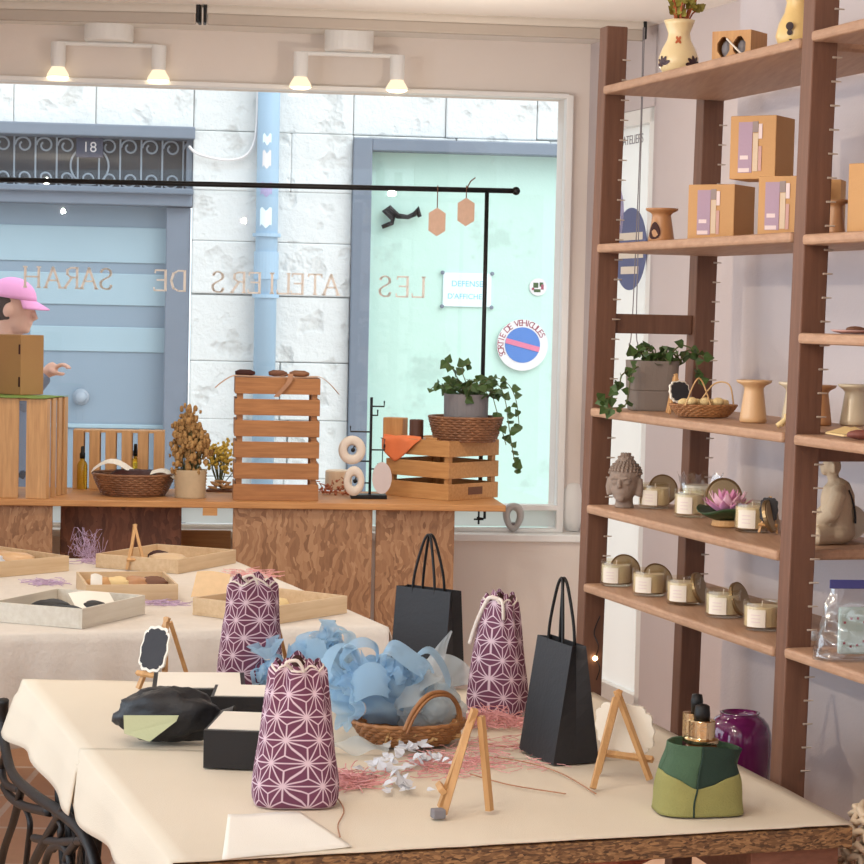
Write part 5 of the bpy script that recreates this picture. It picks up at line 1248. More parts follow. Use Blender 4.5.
# cast iron scrollwork standing out from under the cloth on the left
Os = QA + nw * .02
def onI(px, py):
    d = ray(px, py); nrm = V((-dl.y, dl.x, 0)); k = (Os - EYE).dot(nrm) / d.dot(nrm); return EYE + d * k - V((o0.x, o0.y, 0))
b = MB()
for pts, r_ in (([(4, 700), (3, 724), (6, 752), (14, 776), (36, 796), (60, 812), (82, 832), (96, 866), (104, 930)], .016), ([(66, 806), (50, 832), (34, 862), (20, 900)], .014), ([(22, 786), (14, 820), (4, 850), (-2, 880)], .013), ([(4, 786), (10, 796), (24, 806), (50, 812)], .014), ([(24, 806), (30, 822), (28, 846), (24, 880)], .009), ([(44, 868), (50, 850), (62, 846), (70, 860), (68, 890)], .011), ([(78, 840), (66, 860), (74, 880), (88, 872), (90, 850)], .012), ([(34, 838), (60, 842), (86, 840)], .012), ([(6, 752), (2, 768), (6, 784), (20, 790)], .012), ([(54, 814), (62, 830), (54, 850)], .008)):
    b.tube(smoothpath([onI(*q) for q in pts], 6), r_ * .8, 8)
b.build('scrollwork', m_iron, ft, smooth=True)
# cloths
def cloth(name, label, nl, nr, fl, fr_, z, mat, drop=.125, over=.0, seed=0, near_trim=0, dropf=None, flare=.045):
    """nl, nr, fl, fr: corners on the table top; hangs over the left edge"""
    b = MB(); nv = 34; nh = 9; nt = 40
    def fn(u, v_):
        pl = nl.lerp(fl, v_); pr = nr.lerp(fr_, v_); i = u * (nh + nt)
        acr = (pr - pl).normalized()
        if i <= nh:
            k = 1 - i / nh; dd = (dropf(v_) if dropf else drop) * (1 + .1 * sin(7 * v_ + seed)) * k
            out = .006 + flare * (.3 + .7 * v_) * k + .008 * sin(15 * v_ + seed) * k
            p = pl - acr * (out * min(1, k * 3)); zz = z - dd
            if k < .12: zz = z - dd * .5
            return V((p.x, p.y, zz))
        k = (i - nh) / nt; p = pl.lerp(pr, k); w_ = .0012 * NZ.noise(V((p.x * 7, p.y * 7, seed))) + .0012 * NZ.noise(V((p.x * 22, p.y * 5, seed)))
        return V((p.x, p.y, z + max(-.0005, w_)))
    b.grid(fn, nh + nt, nv); o = b.build(name, mat, smooth=True, solid=.0022); tag(o, label, 'tablecloth'); return o
def onl(px, py, z=TZ): return at(px, py, z)
SL = onl(85, 752); SR_ = onl(697, 769)
SR_ = QB + rd * ((SR_ - QB).dot(rd)); 
tc_ = (SL - QA).dot(dl)
SL2 = QA + dl * tc_
cloth('table_cloth', 'cream cloth on the far half of the front table, hem hanging at the left', SL2 - dl * .02, SR_ - rd * .012, QD, QC, TZ + .002, m_cloth, .114, seed=1)
cloth('table_cloth', 'cream cloth on the near half of the front table overlapping the other cloth', QA, QB, SL2 + dl * .012, SR_ + rd * .012, TZ + .0055, m_cloth, .104, seed=2, flare=.016)
TT = TZ + .0085
w0 = [onl(*q, TT) for q in ((222, 860), (352, 847), (300, 812), (228, 815))]
b = MB(); b.grid(lambda u, v_: (lambda p: V((p.x, p.y, TT + .0006 + .0008 * sin(7 * u + 3 * v_))))(w0[0].lerp(w0[1], u).lerp(w0[3].lerp(w0[2], u), v_)), 20, 10); o = b.build('white_napkin', m_cloth2, smooth=True, solid=.0012); tag(o, 'flat white cloth piece lying at the near edge under the front patterned pouch', 'cloth')
TOP = TT + .0016
def onT(px, py): return at(px, py, TOP)
def fibres(name, label, cat, c, rx, ry, hh_, n, mat, rad=.0009, seed=1, ln=.06, flat=1.0, rz=0):
    rr = random.Random(seed); b = MB()
    for k in range(n):
        a_ = rr.uniform(0, 2 * pi); ra = sqrt(rr.random()); p = V((rx * ra * cos(a_), ry * ra * sin(a_), max(.001, rr.random() * hh_ * (1.1 - ra)))); d = rr.uniform(0, 2 * pi); pts = [p]
        for q in range(4):
            d += rr.gauss(0, .7); p = p + V((cos(d), sin(d), 0)) * (ln / 4); p.z = min(max(.001, p.z + rr.gauss(0, hh_ * .22 * flat)), hh_); pts.append(p.copy())
        b.tube(pts, rad, 4)
    o = b.build(name, mat, loc=c, rz=rz); return tag(o, label, cat, kind='stuff')
# ---------------------------------------------------------------- patterned drawstring pouches
def pouch(label, c, rz, w_=.15, d_=.085, h_=.256, seed=0, top=.62, cord=0):
    t_ = thing('drawstring_pouch', label, 'pouch', c, rz, 'purple star patterned drawstring pouches')
    nu, nv = 112, 44
    def fn(u, v_):
        a_ = 2 * pi * u; e = .78 - .1 * (1 - v_)
        f_ = 1 - .07 * (1 - min(1, v_ / .07)) ** 2
        tp = 1 - (1 - top) * max(0, (v_ - .12) / .88) ** 1.25
        g_ = max(0, (v_ - .55) / .45)
        fold = 1 + g_ ** 1.2 * .13 * sin(7 * a_ + seed) + .1 * g_ * sin(3 * a_ + 1.3 * seed) - .16 * g_ ** .7 * math.exp(-((((a_ - 1.5 * pi + .45 + pi) % (2 * pi)) - pi) / .22) ** 2)
        if v_ > .93: tp *= 1 - .22 * sin(pi * (v_ - .93) / .07 * .5)
        wr = 1 + .03 * NZ.noise(V((cos(a_) * 2, sin(a_) * 2, v_ * 4 + seed * 3)))
        x = w_ / 2 * math.copysign(abs(cos(a_)) ** e, cos(a_)) * f_ * tp * fold * wr
        y = d_ / 2 * math.copysign(abs(sin(a_)) ** e, sin(a_)) * f_ * (1 - (.45) * max(0, (v_ - .2) / .8) ** 1.6) * fold * wr
        z = h_ * v_ + (.01 * sin(5 * a_ + seed) * g_ ** 3) - .012 * g_ ** 2 * abs(cos(a_))
        return (x, y, max(0, z))
    per = 2 * (w_ + d_) * .86
    b = MB(); b.grid(fn, nu, nv, True, uvfn=lambda u, v_: (u * round(per / .046) * .046, v_ * h_ * 1.0), cap='b'); b.build('fabric', m_star, t_, smooth=True)
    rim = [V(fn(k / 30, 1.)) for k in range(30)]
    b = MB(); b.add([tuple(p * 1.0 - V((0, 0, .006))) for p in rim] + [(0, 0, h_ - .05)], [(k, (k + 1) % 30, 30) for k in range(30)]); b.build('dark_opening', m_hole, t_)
    b = MB(); b.tube([V(fn(k / 40, .955)) * 1.0 + V((0.0, 0, .0)) for k in range(40)], .0024, 5, True)
    if cord: 
        p0 = V(fn(.62, .97)); b.tube(smoothpath([p0 + V((.03, -.01, .012)), p0 + V((.012, -.012, .014)), p0 + V((0, -.006, .004)), V(fn(.6, .85)) + V((-.004, -.004, 0)), V(fn(.57, .7)) + V((-.006, -.004, 0)), V(fn(.56, .56)) + V((-.008, -.004, 0))], 5), .0048, 6)
        b.tube(smoothpath([p0 + V((.03, -.01, .012)), p0 + V((.045, -.02, .006)), p0 + V((.05, -.024, -.03))], 5), .004, 6)
    else:
        p0 = V(fn(.72, .97)); b.tube(smoothpath([p0, p0 + V((-.01, -.012, .012)), p0 + V((.01, -.014, .016)), p0 + V((.022, -.01, -.004))], 5), .003, 6)
    b.build('cord', m_cord, t_, smooth=True)
    return t_
pouch('front purple star patterned drawstring pouch beside the black boxes', onT(295, 803), R(4), .152, .1, .256, 0, .56)
pouch('rear left purple star patterned drawstring pouch in front of the pale trays', onT(248, 691) + V((0, .05, 0)), R(10), .152, .09, .258, 2.1, .66)
pouch('right hand pinkish star patterned drawstring pouch between the two black paper bags', onT(497, 712), R(-28), .135, .085, .262, 4.2, .5, 1)
# ---------------------------------------------------------------- black paper bags
def paper_bag(label, c, rz, w_, d_, h_, hh_, lean=0., pinch=.35):
    """origin at near bottom corner between front face and right gusset; front face runs to -x, gusset runs to +y"""
    t_ = thing('paper_bag', label, 'bag', c, rz, 'black paper carrier bags')
    f = 1 - pinch
    def P(x, y, z):   # taper of depth to the top
        k = z / h_; yy = d_ / 2 + (y - d_ / 2) * (1 - pinch * k) + lean * k; return (x, yy, z)
    b = MB(); nz = 8; ny = 2; ring = []
    for j in range(nz + 1):
        z = h_ * j / nz; k = j / nz; ins = .014 * k ** 1.2
        pts = [P(-w_, 0, z), P(-w_ * .5, -.003 * sin(pi * k), z), P(0, 0, z), P(-ins, d_ / 2, z), P(0, d_, z), P(-w_ * .5, d_, z), P(-w_, d_, z), P(-w_ + ins, d_ / 2, z)]
        ring += pts
    fs = [(j * 8 + q, j * 8 + (q + 1) % 8, (j + 1) * 8 + (q + 1) % 8, (j + 1) * 8 + q) for j in range(nz) for q in range(8)] + [tuple(range(8))[::-1]]
    b.add(ring, fs); b.build('bag', m_black, t_)
    for y in (0, d_):
        b = MB(); q = V(P(-w_ * .5, y, h_)); sg = 1 if y == 0 else -1
        b.tube(smoothpath([q + V((-.034, .002 * sg, -.03)), q + V((-.03, .003 * sg, .03)), q + V((-.012, (d_ * .5 - (y - d_ / 2) * 0 - q.y if 0 else .6 * (d_ / 2 - q.y)), hh_ * .85)), q + V((.0, .85 * (d_ / 2 - q.y), hh_)), q + V((.012, .6 * (d_ / 2 - q.y), hh_ * .85)), q + V((.03, .003 * sg, .03)), q + V((.034, .002 * sg, -.03))], 6), .0034, 6); b.build('handle', m_dark, t_, smooth=True)
    return t_
c = onT(549, 765); paper_bag('near black paper bag between the pink pouch and the easel with the cream plaque', c + V((.008, 0, 0)), R(-68), .16, .098, .228, .122, .0, .7)
c = onT(443, 689); paper_bag('far black paper bag behind the basket of blue tulle', c, R(-40), .165, .078, .222, .125, 0., .5)
# ---------------------------------------------------------------- black boxes and pouch
def gift_box(label, p_near_left, rz, w_, d_, h_, card=True, off=(0, 0)):
    t_ = thing('gift_box', label, 'box', p_near_left, rz, 'flat black gift boxes')
    b = MB(); b.box((w_ / 2, d_ / 2, h_ / 2), (w_, d_, h_)); b.build('box', m_blackbox, t_, bevel=.001)
    b = MB(); b.box((w_ / 2 + off[0], d_ / 2 + off[1], h_ + .001), (w_ * .9, d_ * .9, .0016)); b.build('card_insert', m_wedge, t_)
    return t_
c = onT(203, 768); gift_box('nearest black gift box with a white card beside the front purple pouch', c, R(-4), .125, .2, .072)
c = onT(205, 735); gift_box('middle black gift box with a white card behind the nearest box', onT(207, 732) + V((-.0, .06, 0)), R(2), .15, .15, .062)
c = onT(140, 705); gift_box('far black gift box with a white card in front of the chalkboard easel', onT(142, 712) + V((0.02, .0, 0)), R(6), .2, .22, .05)
c = onT(163, 745) + V((0, .05, 0)); t_ = thing('black_pouch', 'crumpled black pouch with a yellow green card lying left of the gift boxes', 'pouch', c, R(-3))
b = MB(); b.ball((0, 0, .05), (.105, .05, .056), 40, 24, fn=lambda d: 1 + .2 * NZ.noise(d * 2.1 + V((3, 0, 0))) + .09 * NZ.noise(d * 6)); 
b2 = MB(); b2.v = [V((p.x, p.y, max(.001, p.z))) for p in b.v]; b2.f = b.f; b2.mi = b.mi; b2.uv = b.uv
b2.grid(lambda u, v_: (.085 + .05 * v_, .03 * cos(2 * pi * u) * (.5 + .6 * v_), .045 + .022 * sin(2 * pi * u) * (.4 + .9 * v_)), 16, 4, True)
m_org = plain('black_organza', (26, 26, 30), .5, var=.25, scale=30, bs=.5, bscale=60); b2.build('fabric', m_org, t_, smooth=True)
b = MB(); b.add([(-.075, -.058, .058), (.035, -.062, .062), (.03, -.061, .05), (-.022, -.062, .008), (-.073, -.058, .022)], [(0, 1, 2, 3, 4)]); b.build('card', m_lime, t_, solid=.002)
# ---------------------------------------------------------------- easels on the front table
c = (onT(131, 697) + onT(184, 690)) / 2
easel('mini_easel', 'wooden easel holding the black chalkboard at the left of the front table', onT(150, 694) + V((0, .02, 0)), R(-38), .165, .5, R(16), R(22), (.078, .098, m_wedge, m_board), 'black chalkboard sign with a white wavy border on the left easel')
easel('mini_easel', 'bare wooden easel seen edge on at the near edge of the front table', onT(440, 817) + V((.004, .03, 0)), R(-84), .182, .3, R(16), R(6), r_=.0105)
easel('mini_easel', 'wooden easel seen from behind beside the green felt pouch', onT(624, 778), R(150), .17, .62, R(12), R(27), (.112, .09, m_wedge, m_wedge), 'cream wavy edged plaque seen from behind on the right hand easel')
b = MB(); b.box((0, 0, .008), (.022, .02, .016)); o = b.build('foot_tag', m_grey, loc=onT(438, 818), rz=R(20), bevel=.002); tag(o, 'small grey tag at the foot of the bare easel', 'tag')
easel('mini_easel', 'wooden easel half hidden behind the pale blue pouch', onT(262, 684) + V((.0, .02, 0)), R(-30), .15, .5, R(16), R(22), (.062, .08, m_wedge, m_board), 'dark chalk sign peeping out above the pale blue pouch')
# ---------------------------------------------------------------- baskets and tulle
c = onT(408, 748) + V((0, .06, 0)); kb = oval_basket('handled_basket', 'open rattan basket with a tall hoop handle holding blue tulle pouches', c, R(14), .112, .72, .045, m_wick)
b = MB(); hp_ = [(-.03, -.088, .04), (-.012, -.086, .078), (.02, -.076, .108), (.06, -.06, .108), (.09, -.035, .08), (.1, -.02, .04)]; b.tube(smoothpath(hp_, 8), .0048, 8); b.tube(smoothpath([(x + .004, y - .005, z - .005) for x, y, z in hp_], 8), .003, 6); b.build('handle', m_wick, kb, smooth=True)
b = MB()
for k in range(26): 
    a_ = random.uniform(-2.4, .5); b.tube([(.085 * cos(a_), .06 * sin(a_), random.uniform(.004, .03)), (.11 * cos(a_ + .2), .08 * sin(a_ + .2), random.uniform(.012, .05))], .0028, 5)
b.build('loose_canes', m_wickl, kb)
c = onT(325, 692) + V((0, .03, 0)); kb2 = oval_basket('handled_basket', 'pale rattan basket with a thin hoop handle behind the front purple pouch', c, R(20), .085, .7, .04, m_wickl)
b = MB(); b.tube(smoothpath([(-.07, -.02, .035), (-.055, -.015, .085), (-.01, 0, .115), (.045, .01, .09), (.072, .02, .035)], 8), .0036, 8); b.tube(smoothpath([(.03, -.05, .035), (.028, -.03, .07), (.042, -.0, .094)], 6), .0028, 6); b.build('handle', m_wickl, kb2, smooth=True)
def tulle(label, c, rx, ry, rz_, mat, seed, ruff=None, name='tulle_pouch', amp=.3, rot_=0):
    t_ = thing(name, label, 'pouch', c, rot_)
    rr = random.Random(seed); b = MB()
    def puff(c, r, s):
        b.ball(c, r, 44, 28, fn=lambda d: 1 + .16 * NZ.noise(d * 1.6 + V((s, 0, 0))) + .11 * abs(NZ.noise(V((d.x * 3.2 + s, d.y * 3.2, d.z * 1.5)))) + .04 * sin(9 * d.x + 7 * d.z + s))
    puff((0, 0, rz_ * .85), (rx * .82, ry * .82, rz_ * .82), seed)
    for k in range(5):
        a_ = 2 * pi * k / 5 + rr.uniform(-.4, .4); q = rr.uniform(.38, .55); puff((rx * .58 * cos(a_), ry * .58 * sin(a_), rz_ * rr.uniform(.55, 1.45)), (rx * q, ry * q, rz_ * q * .95), seed + k * 3.3)
    for k in range(7):          # loose loops of the sheet
        dr = V((rr.gauss(0, 1), rr.gauss(-.5, .8), rr.uniform(.1, 1.3))).normalized(); s1 = dr.cross(V((rr.gauss(0, 1), rr.gauss(0, 1), rr.gauss(0, 1)))).normalized(); s2 = dr.cross(s1)
        ll = rx * rr.uniform(.75, 1.15); ww = rx * rr.uniform(.45, .7); base = V((dr.x * rx * .35, dr.y * ry * .35, rz_ * .8 + dr.z * rz_ * .3)); ph = rr.uniform(0, 6)
        b.grid(lambda u, v_: base + dr * (ll * sin(pi * u) ** .8) + s1 * (ll * .42 * sin(2 * pi * u) * (1 + .12 * sin(5 * v_ * 3 + ph))) + s2 * (ww * (v_ - .5) * (.25 + .75 * sin(pi * u)) + .006 * sin(14 * u + ph)), 26, 7)
    for k in range(2):          # gathered folds of the sheet wrapped round the bundle
        a0 = rr.uniform(0, 6.28); sp = rr.choice((-1, 1))
        b.grid(lambda u, v_: (rx * (.95 + .1 * v_) * cos(a0 + sp * 2.6 * u) * (.9 - .3 * u), ry * (.95 + .1 * v_) * sin(a0 + sp * 2.6 * u) * (.9 - .3 * u), rz_ * (.4 + 1.2 * u + .5 * (v_ - .5) + .08 * sin(13 * u))), 26, 6)
    for p in b.v: p.z = max(.001, p.z)
    b.build('bundle', mat, t_, smooth=True)
    if ruff:
        q, dr, rr, ll = ruff; q = V(q); dr = V(dr).normalized(); s1 = dr.orthogonal().normalized(); s2 = dr.cross(s1)
        b = MB(); b.grid(lambda u, v_: q + dr * (ll * v_) + (s1 * cos(2 * pi * u) + s2 * sin(2 * pi * u)) * rr * (.25 + .75 * v_) * (1 + .3 * v_ * sin(12 * pi * u + seed)), 60, 8, True); b.build('ruffle', mat, t_, smooth=True)
        b = MB(); b.tube([q + dr * .004 + (s1 * cos(k * pi / 8) + s2 * sin(k * pi / 8)) * rr * .3 for k in range(16)], .0022, 5, True); b.build('ribbon', m_cord, t_)
    return t_
tulle('small pale blue tulle pouch tied at the neck left of the other tulle', onT(265, 692) + V((.02, .0, 0)), .036, .035, .045, m_blue, 1.2, ((-.01, 0, .075), (-.3, -.2, 1), .035, .04))
tulle('sky blue tulle pouch slumped between the front purple pouch and the basket', c + V((-.005, -.03, .03)), .075, .055, .05, m_blue, 4.1)
tulle('sky blue tulle pouch spilling down toward the basket rim', onT(350, 718) + V((0, .06, 0)), .055, .05, .055, m_blue, 7.7)
tulle('large sky blue tulle bow heaped in the left of the open basket', onT(378, 742) + V((.0, .075, .012)), .098, .065, .09, m_blue, 9.3, ((-.03, -.05, .05), (-1, -.6, .1), .04, .05), amp=.42)
tulle('small blue tulle knot resting on top of the large blue bow', onT(392, 742) + V((.012, .04, .09)), .034, .03, .04, m_blue, 12.2, amp=.5)
tulle('white tulle pouch in the right of the open basket', onT(420, 742) + V((.02, .07, .01)), .07, .055, .06, m_pblue, 15.5)
c2 = onT(425, 735) + V((0, .1, .08))
def rib(u, v_):
    p = V((0, 0, 0)).lerp(ond(451, 631, c2.y + .06) - c2, v_); w_ = .028 * (1 - v_) ** 1.2 + .003; return p + V((w_ * (u - .5) * 2, .008 * sin(6 * u + 5 * v_), .012 * sin(pi * v_)))
b = MB(); b.grid(rib, 8, 14); o = b.build('tulle_ribbon', m_pblue, smooth=True, loc=c2); tag(o, 'white tulle ribbon pulled up to a point in front of the far black paper bag', 'ribbon')
def fan(u, v_): a_ = pi * (.05 + .9 * u); r_ = .075 * v_; return (r_ * cos(a_), .01 * sin(18 * u) * v_, r_ * sin(a_))
b = MB(); b.grid(fan, 40, 6); o = b.build('tulle_fan', m_pblue, smooth=True, loc=onT(437, 720) + V((.01, .1, .05)), rz=R(10)); tag(o, 'white tulle fan standing behind the basket handle', 'ribbon')
b = MB(); b.grid(lambda u, v_: (-.06 + .12 * u, -.03 + .06 * v_, .012 + .008 * sin(9 * u + 4 * v_) + .012 * (v_)), 20, 10); o = b.build('tulle_scrap', m_pblue, smooth=True, loc=onT(352, 757) + V((.01, .02, 0)), rz=R(-12)); tag(o, 'pale tulle scrap lying on the cloth between the front purple pouch and the basket', 'ribbon')
# shredded raffia, twigs, small flowers
fibres('pink_raffia', 'pink raffia shreds right of the front purple pouch', 'raffia', onT(350, 782), .04, .06, .02, 110, m_pink, .0011, 1)
fibres('pink_raffia', 'pink raffia shreds in front of the open basket', 'raffia', onT(447, 772) + V((0, .05, 0)), .07, .1, .014, 100, m_pink, .0009, 2)
fibres('pink_raffia', 'pink raffia shreds heaped at the foot of the right hand pouch', 'raffia', onT(492, 722), .075, .07, .026, 200, m_pink, .001, 3)
fibres('pink_raffia', 'thin pink raffia strands scattered left of the near black paper bag', 'raffia', onT(498, 752), .08, .14, .006, 60, m_pink, .0007, 8, .1)
for k, (px, py, n_, lb) in enumerate(((385, 771, 22, 'white and blue petals right of the front purple pouch'), (408, 752, 22, 'white and blue petals just in front of the basket rim'), (425, 765, 16, 'white petals in front of the right of the basket'), (404, 789, 18, 'white and blue petals nearest the bare easel'))):
    b = MB(); rr = random.Random(k)
    for q in range(n_):
        p = V((rr.gauss(0, .02), rr.gauss(0, .025), rr.uniform(.003, .016))); leaf(b, p, V((rr.gauss(0, 1), rr.gauss(0, 1), rr.uniform(0, .8))), V((rr.gauss(0, .4), -.3, 1)), rr.uniform(.012, .026))
    o = b.build('flower_petals', m_wflow, loc=onT(px, py), solid=.0008); tag(o, lb, 'flowers', kind='stuff')
rr = random.Random(4)
for k, (pts, lb) in enumerate((([(480, 757), (520, 762), (560, 774), (596, 795)], 'longest thin twig running toward the right hand easel'), ([(470, 775), (510, 786), (566, 795)], 'dark thin twig in front of the longest twig'), ([(478, 742), (505, 748), (540, 742)], 'short thin twig beside the near black paper bag'), ([(338, 800), (344, 812), (338, 826), (340, 838)], 'thin twig curving on the white cloth piece'))):
    b = MB(); pp_ = [onT(*q) for q in pts]; c = pp_[0].copy(); b.tube(smoothpath([p - c + V((0, 0, .0022)) for p in pp_], 6), .0013, 5); o = b.build('twig', m_twig, loc=c); tag(o, lb, 'twig')
# ---------------------------------------------------------------- green felt pouch with perfume bottle, purple vase
c = onT(698, 810); fpch = thing('felt_pouch', 'green felt pouch with lime base holding a gold topped bottle', 'pouch', c, R(12))
wF, dF, hF = .158, .11, .122
def feltf(u, v_, k=1.):
    a_ = 2 * pi * u; e = .62 + .3 * v_; tp = 1 - .3 * v_ ** 1.1
    x = wF / 2 * math.copysign(abs(cos(a_)) ** e, cos(a_)) * tp; y = dF / 2 * math.copysign(abs(sin(a_)) ** e, sin(a_)) * (1 - .1 * v_)
    bulge = 1 + .05 * sin(pi * v_); z = hF * v_
    if v_ > .75: x += .02 * (v_ - .75) / .25 * max(0, cos(a_)) ; z -= .012 * (v_ - .75) / .25 * max(0, cos(a_))
    x += .006 * NZ.noise(V((cos(a_) * 1.5, sin(a_) * 1.5, v_ * 3)))
    return V((x * k * bulge, y * k * bulge, z))
def feltp(v0, v1, u0, u1, mat, nm, k=1.):
    b = MB(); b.grid(lambda u, v_: feltf(u0 + (u1 - u0) * u, v0(u0 + (u1 - u0) * u) + (v1(u0 + (u1 - u0) * u) - v0(u0 + (u1 - u0) * u)) * v_, k), 40, 14); b.build(nm, mat, fpch, smooth=True, solid=.003)
def seam(u): 
    a_ = abs(((u - .72 + .5) % 1) - .5); return .5 - .1 * math.exp(-(a_ / .05) ** 2) + .1 * min(1, a_ / .2)
zero = lambda u: 0.; one = lambda u: 1.
feltp(zero, seam, 0, 1, m_felty, 'lime_base'); feltp(seam, one, .5, .715, m_feltm, 'mid_green_panel'); feltp(seam, one, .715, 1.0, m_feltg, 'dark_green_panel'); feltp(seam, one, 0, .5, m_feltm, 'mid_green_panel')
b = MB(); b.grid(lambda u, v_: feltf(u, 1.) * (1 - .14 * v_) + V((0, 0, .004 * sin(pi * v_) - .05 * v_ + (hF * .14 * v_))), 40, 4, True); b.build('rim', m_feltm, fpch, smooth=True)
b = MB(); b.tube([feltf(.72, v_ / 14) + V((0, -.0016, 0)) for v_ in range(15)], .0018, 5); b.build('seam', m_feltg, fpch)
b = MB(); b.box((0, 0, .002), (.12, .08, .004)); b.build('bottom', m_felty, fpch)
pb = thing('perfume_bottle', 'gold and black topped amber bottle standing in the green felt pouch', 'bottle', c + V((.003, .002, .07)))
b = MB(); b.lathe([(.026, 0), (.028, .003), (.028, .045), (.024, .05), (0, .05)], 26); b.build('bottle', plain('amber_glass', (110, 66, 34), .12), pb, smooth=False)
b = MB(); b.lathe([(.03, .05), (.03, .056), (.0245, .058), (.0235, .06), (.0235, .088), (.0215, .09), (0, .09)], 28); b.build('collar', m_chrome, pb, smooth=False)
b = MB(); b.lathe([(.0135, .09), (.014, .1), (.0125, .114), (.008, .117), (0, .118)], 20); b.build('cap', m_dark, pb, smooth=True)
pb2 = thing('perfume_bottle', 'second gold capped bottle behind the front one in the felt pouch', 'bottle', c + V((-.012, .026, .078)))
b = MB(); b.lathe([(.016, 0), (.016, .04), (0, .04)], 20); b.build('bottle', m_hole, pb2); b = MB(); b.lathe([(.0165, .04), (.0165, .09), (.0, .091)], 22); b.build('collar', m_chrome, pb2); b = MB(); b.lathe([(.01, .091), (.011, .11), (.009, .122), (0, .124)], 16, M=tr(.008, 0, 0)); b.build('cap', m_dark, pb2, smooth=True)
# the purple vase stands on the lowest shelf, just behind the table edge
zV = .60; cV = onSd(zV, 737, .13); cV.z = zV
b = MB(); ub(b, -LB + PT + .001, -.001, -.006, DEP, zV - .021, zV - .001, False); b.build('shelf_board', m_shelf, unit, bevel=.006)
vv = thing('purple_vase', 'shiny purple glass jar vase behind the green felt pouch', 'vase', cV)
s_ = ppm(cV); top = (EYE + (ond(735, 712, cV.y) - EYE)).z - zV
b = MB(); b.lathe([(.06, 0), (.066, .006), (.0675, top - .06), (.066, top - .042), (.06, top - .024), (.05, top - .012), (.041, top - .007), (.0395, top - .003), (.042, top), (.037, top), (.035, top - .01), (.024, top - .06)], 40); b.build('jar', m_purp, vv, smooth=True)
# crochet piece at the right edge
cC_ = at(852, 850, .70); cz = thing('crochet_throw', 'cream crochet throw on a stool cut off by the lower right corner', 'throw', V((cC_.x + .15, cC_.y + .08, 0)))
b = MB()
for k in range(9):
    z = .74 - .022 * k; r_ = .13 + .004 * k; N_ = 90
    b.tube([((r_ + .006 * sin(q * 2 * pi / N_ * 22 + k * pi)) * cos(q * 2 * pi / N_), (r_ + .006 * sin(q * 2 * pi / N_ * 22 + k * pi)) * sin(q * 2 * pi / N_), z + .006 * sin(q * 2 * pi / N_ * 15)) for q in range(N_)], .0062, 5, True)
for k in range(6):
    r_ = .12 - .02 * k; b.tube([(r_ * cos(q * 2 * pi / 40), r_ * sin(q * 2 * pi / 40), .748 + .004 * sin(q * 2.)) for q in range(40)], .009, 5, True)
b.build('crochet', plain('crochet_wool', (226, 204, 176), .95, var=.1), cz, smooth=True)
b = MB(); b.lathe([(.11, .0), (.11, .735)], 24); b.build('stool', m_apron, cz)
# ---------------------------------------------------------------- back table
ZB = .75
BA, BB, BC, BD = at(-60, 638, ZB), at(388, 628, ZB), at(236, 562, ZB), at(-120, 556, ZB)
bt = thing('work_table', 'long rear table under a lace cloth in front of the window bench', 'table', V((BB.x, BB.y, 0)))
b = MB(); b.prism([(q.x - BB.x, q.y - BB.y) for q in (BA, BB, BC, BD)], ZB - .03, ZB - .001); b.build('top_board', m_pineh, bt, bevel=.002)
cen = (BA + BB + BC + BD) / 4
for q in (BA, BB, BC, BD):
    p = q.lerp(cen, .12); b = MB(); b.box((p.x - BB.x, p.y - BB.y, (ZB - .03) / 2), (.05, .05, ZB - .03)); b.build('leg', m_pine, bt)
b = MB(); z = ZB + .002; nearv = (BB - BA).normalized(); inw = V((-nearv.y, nearv.x, 0))
def bcl(u, v_):
    i = v_ * 40; p_n = BA.lerp(BB, u); p_f = BD.lerp(BC, u)
    if i <= 12:
        k = 1 - i / 12; p = p_n - inw * (.006 + .012 * min(1, k * 4) + .014 * k * sin(26 * u) + .008 * k * sin(61 * u)); return V((p.x, p.y, z - .3 * k))
    k = (i - 12) / 28; p = p_n.lerp(p_f, k); return V((p.x, p.y, z + .0008 * NZ.noise(p * 8)))
b.grid(bcl, 120, 40); 
rgt = (BC - BB).normalized(); nn = V((rgt.y, -rgt.x, 0))
def bcr(u, v_): p = BB.lerp(BC, u) ; q = p + nn * (.006 + .012 * min(1, v_ * 4) + .01 * v_ * sin(20 * u)); return V((q.x, q.y, z - .26 * v_)) if v_ > 0 else V((p.x, p.y, z))
b.grid(bcr, 40, 10)
o = b.build('lace_cloth', m_lace, smooth=True, solid=.0022); tag(o, 'cream lace cloth hanging over the front of the rear table', 'tablecloth')
BT = ZB + .0042
def onB(px, py): return at(px, py, BT)
def tray(label, near, right, left, h_, mat, th=.007):
    """near, right, left: base corners"""
    e1 = right - near; e2 = left - near; e1.z = e2.z = 0
    L_ = e1.length; d1 = e1.normalized(); d2 = V((-d1.y, d1.x, 0)); W_ = abs(e2.dot(d2)); rz = atan2(d1.y, d1.x)
    t_ = thing('wooden_tray', label, 'tray', near, rz, 'shallow wooden display trays')
    b = MB(); b.box((L_ / 2, W_ / 2, .003), (L_, W_, .006)); b.build('base', mat, t_)
    for (x, y, a_, e_) in ((L_ / 2, th / 2, L_, th), (L_ / 2, W_ - th / 2, L_, th), (th / 2, W_ / 2, th, W_ - 2 * th), (L_ - th / 2, W_ / 2, th, W_ - 2 * th)):
        b = MB(); b.box((x, y, h_ / 2 + .003), (a_, e_, h_ - .006)); b.build('side_wall', mat, t_, bevel=.001)
    return t_, L_, W_
def inside(t_, x, y, z=.007): return t_.matrix_basis @ V((x, y, z)) if False else (Matrix.Translation(t_.location) @ rot('Z', t_.rotation_euler.z)) @ V((x, y, z))
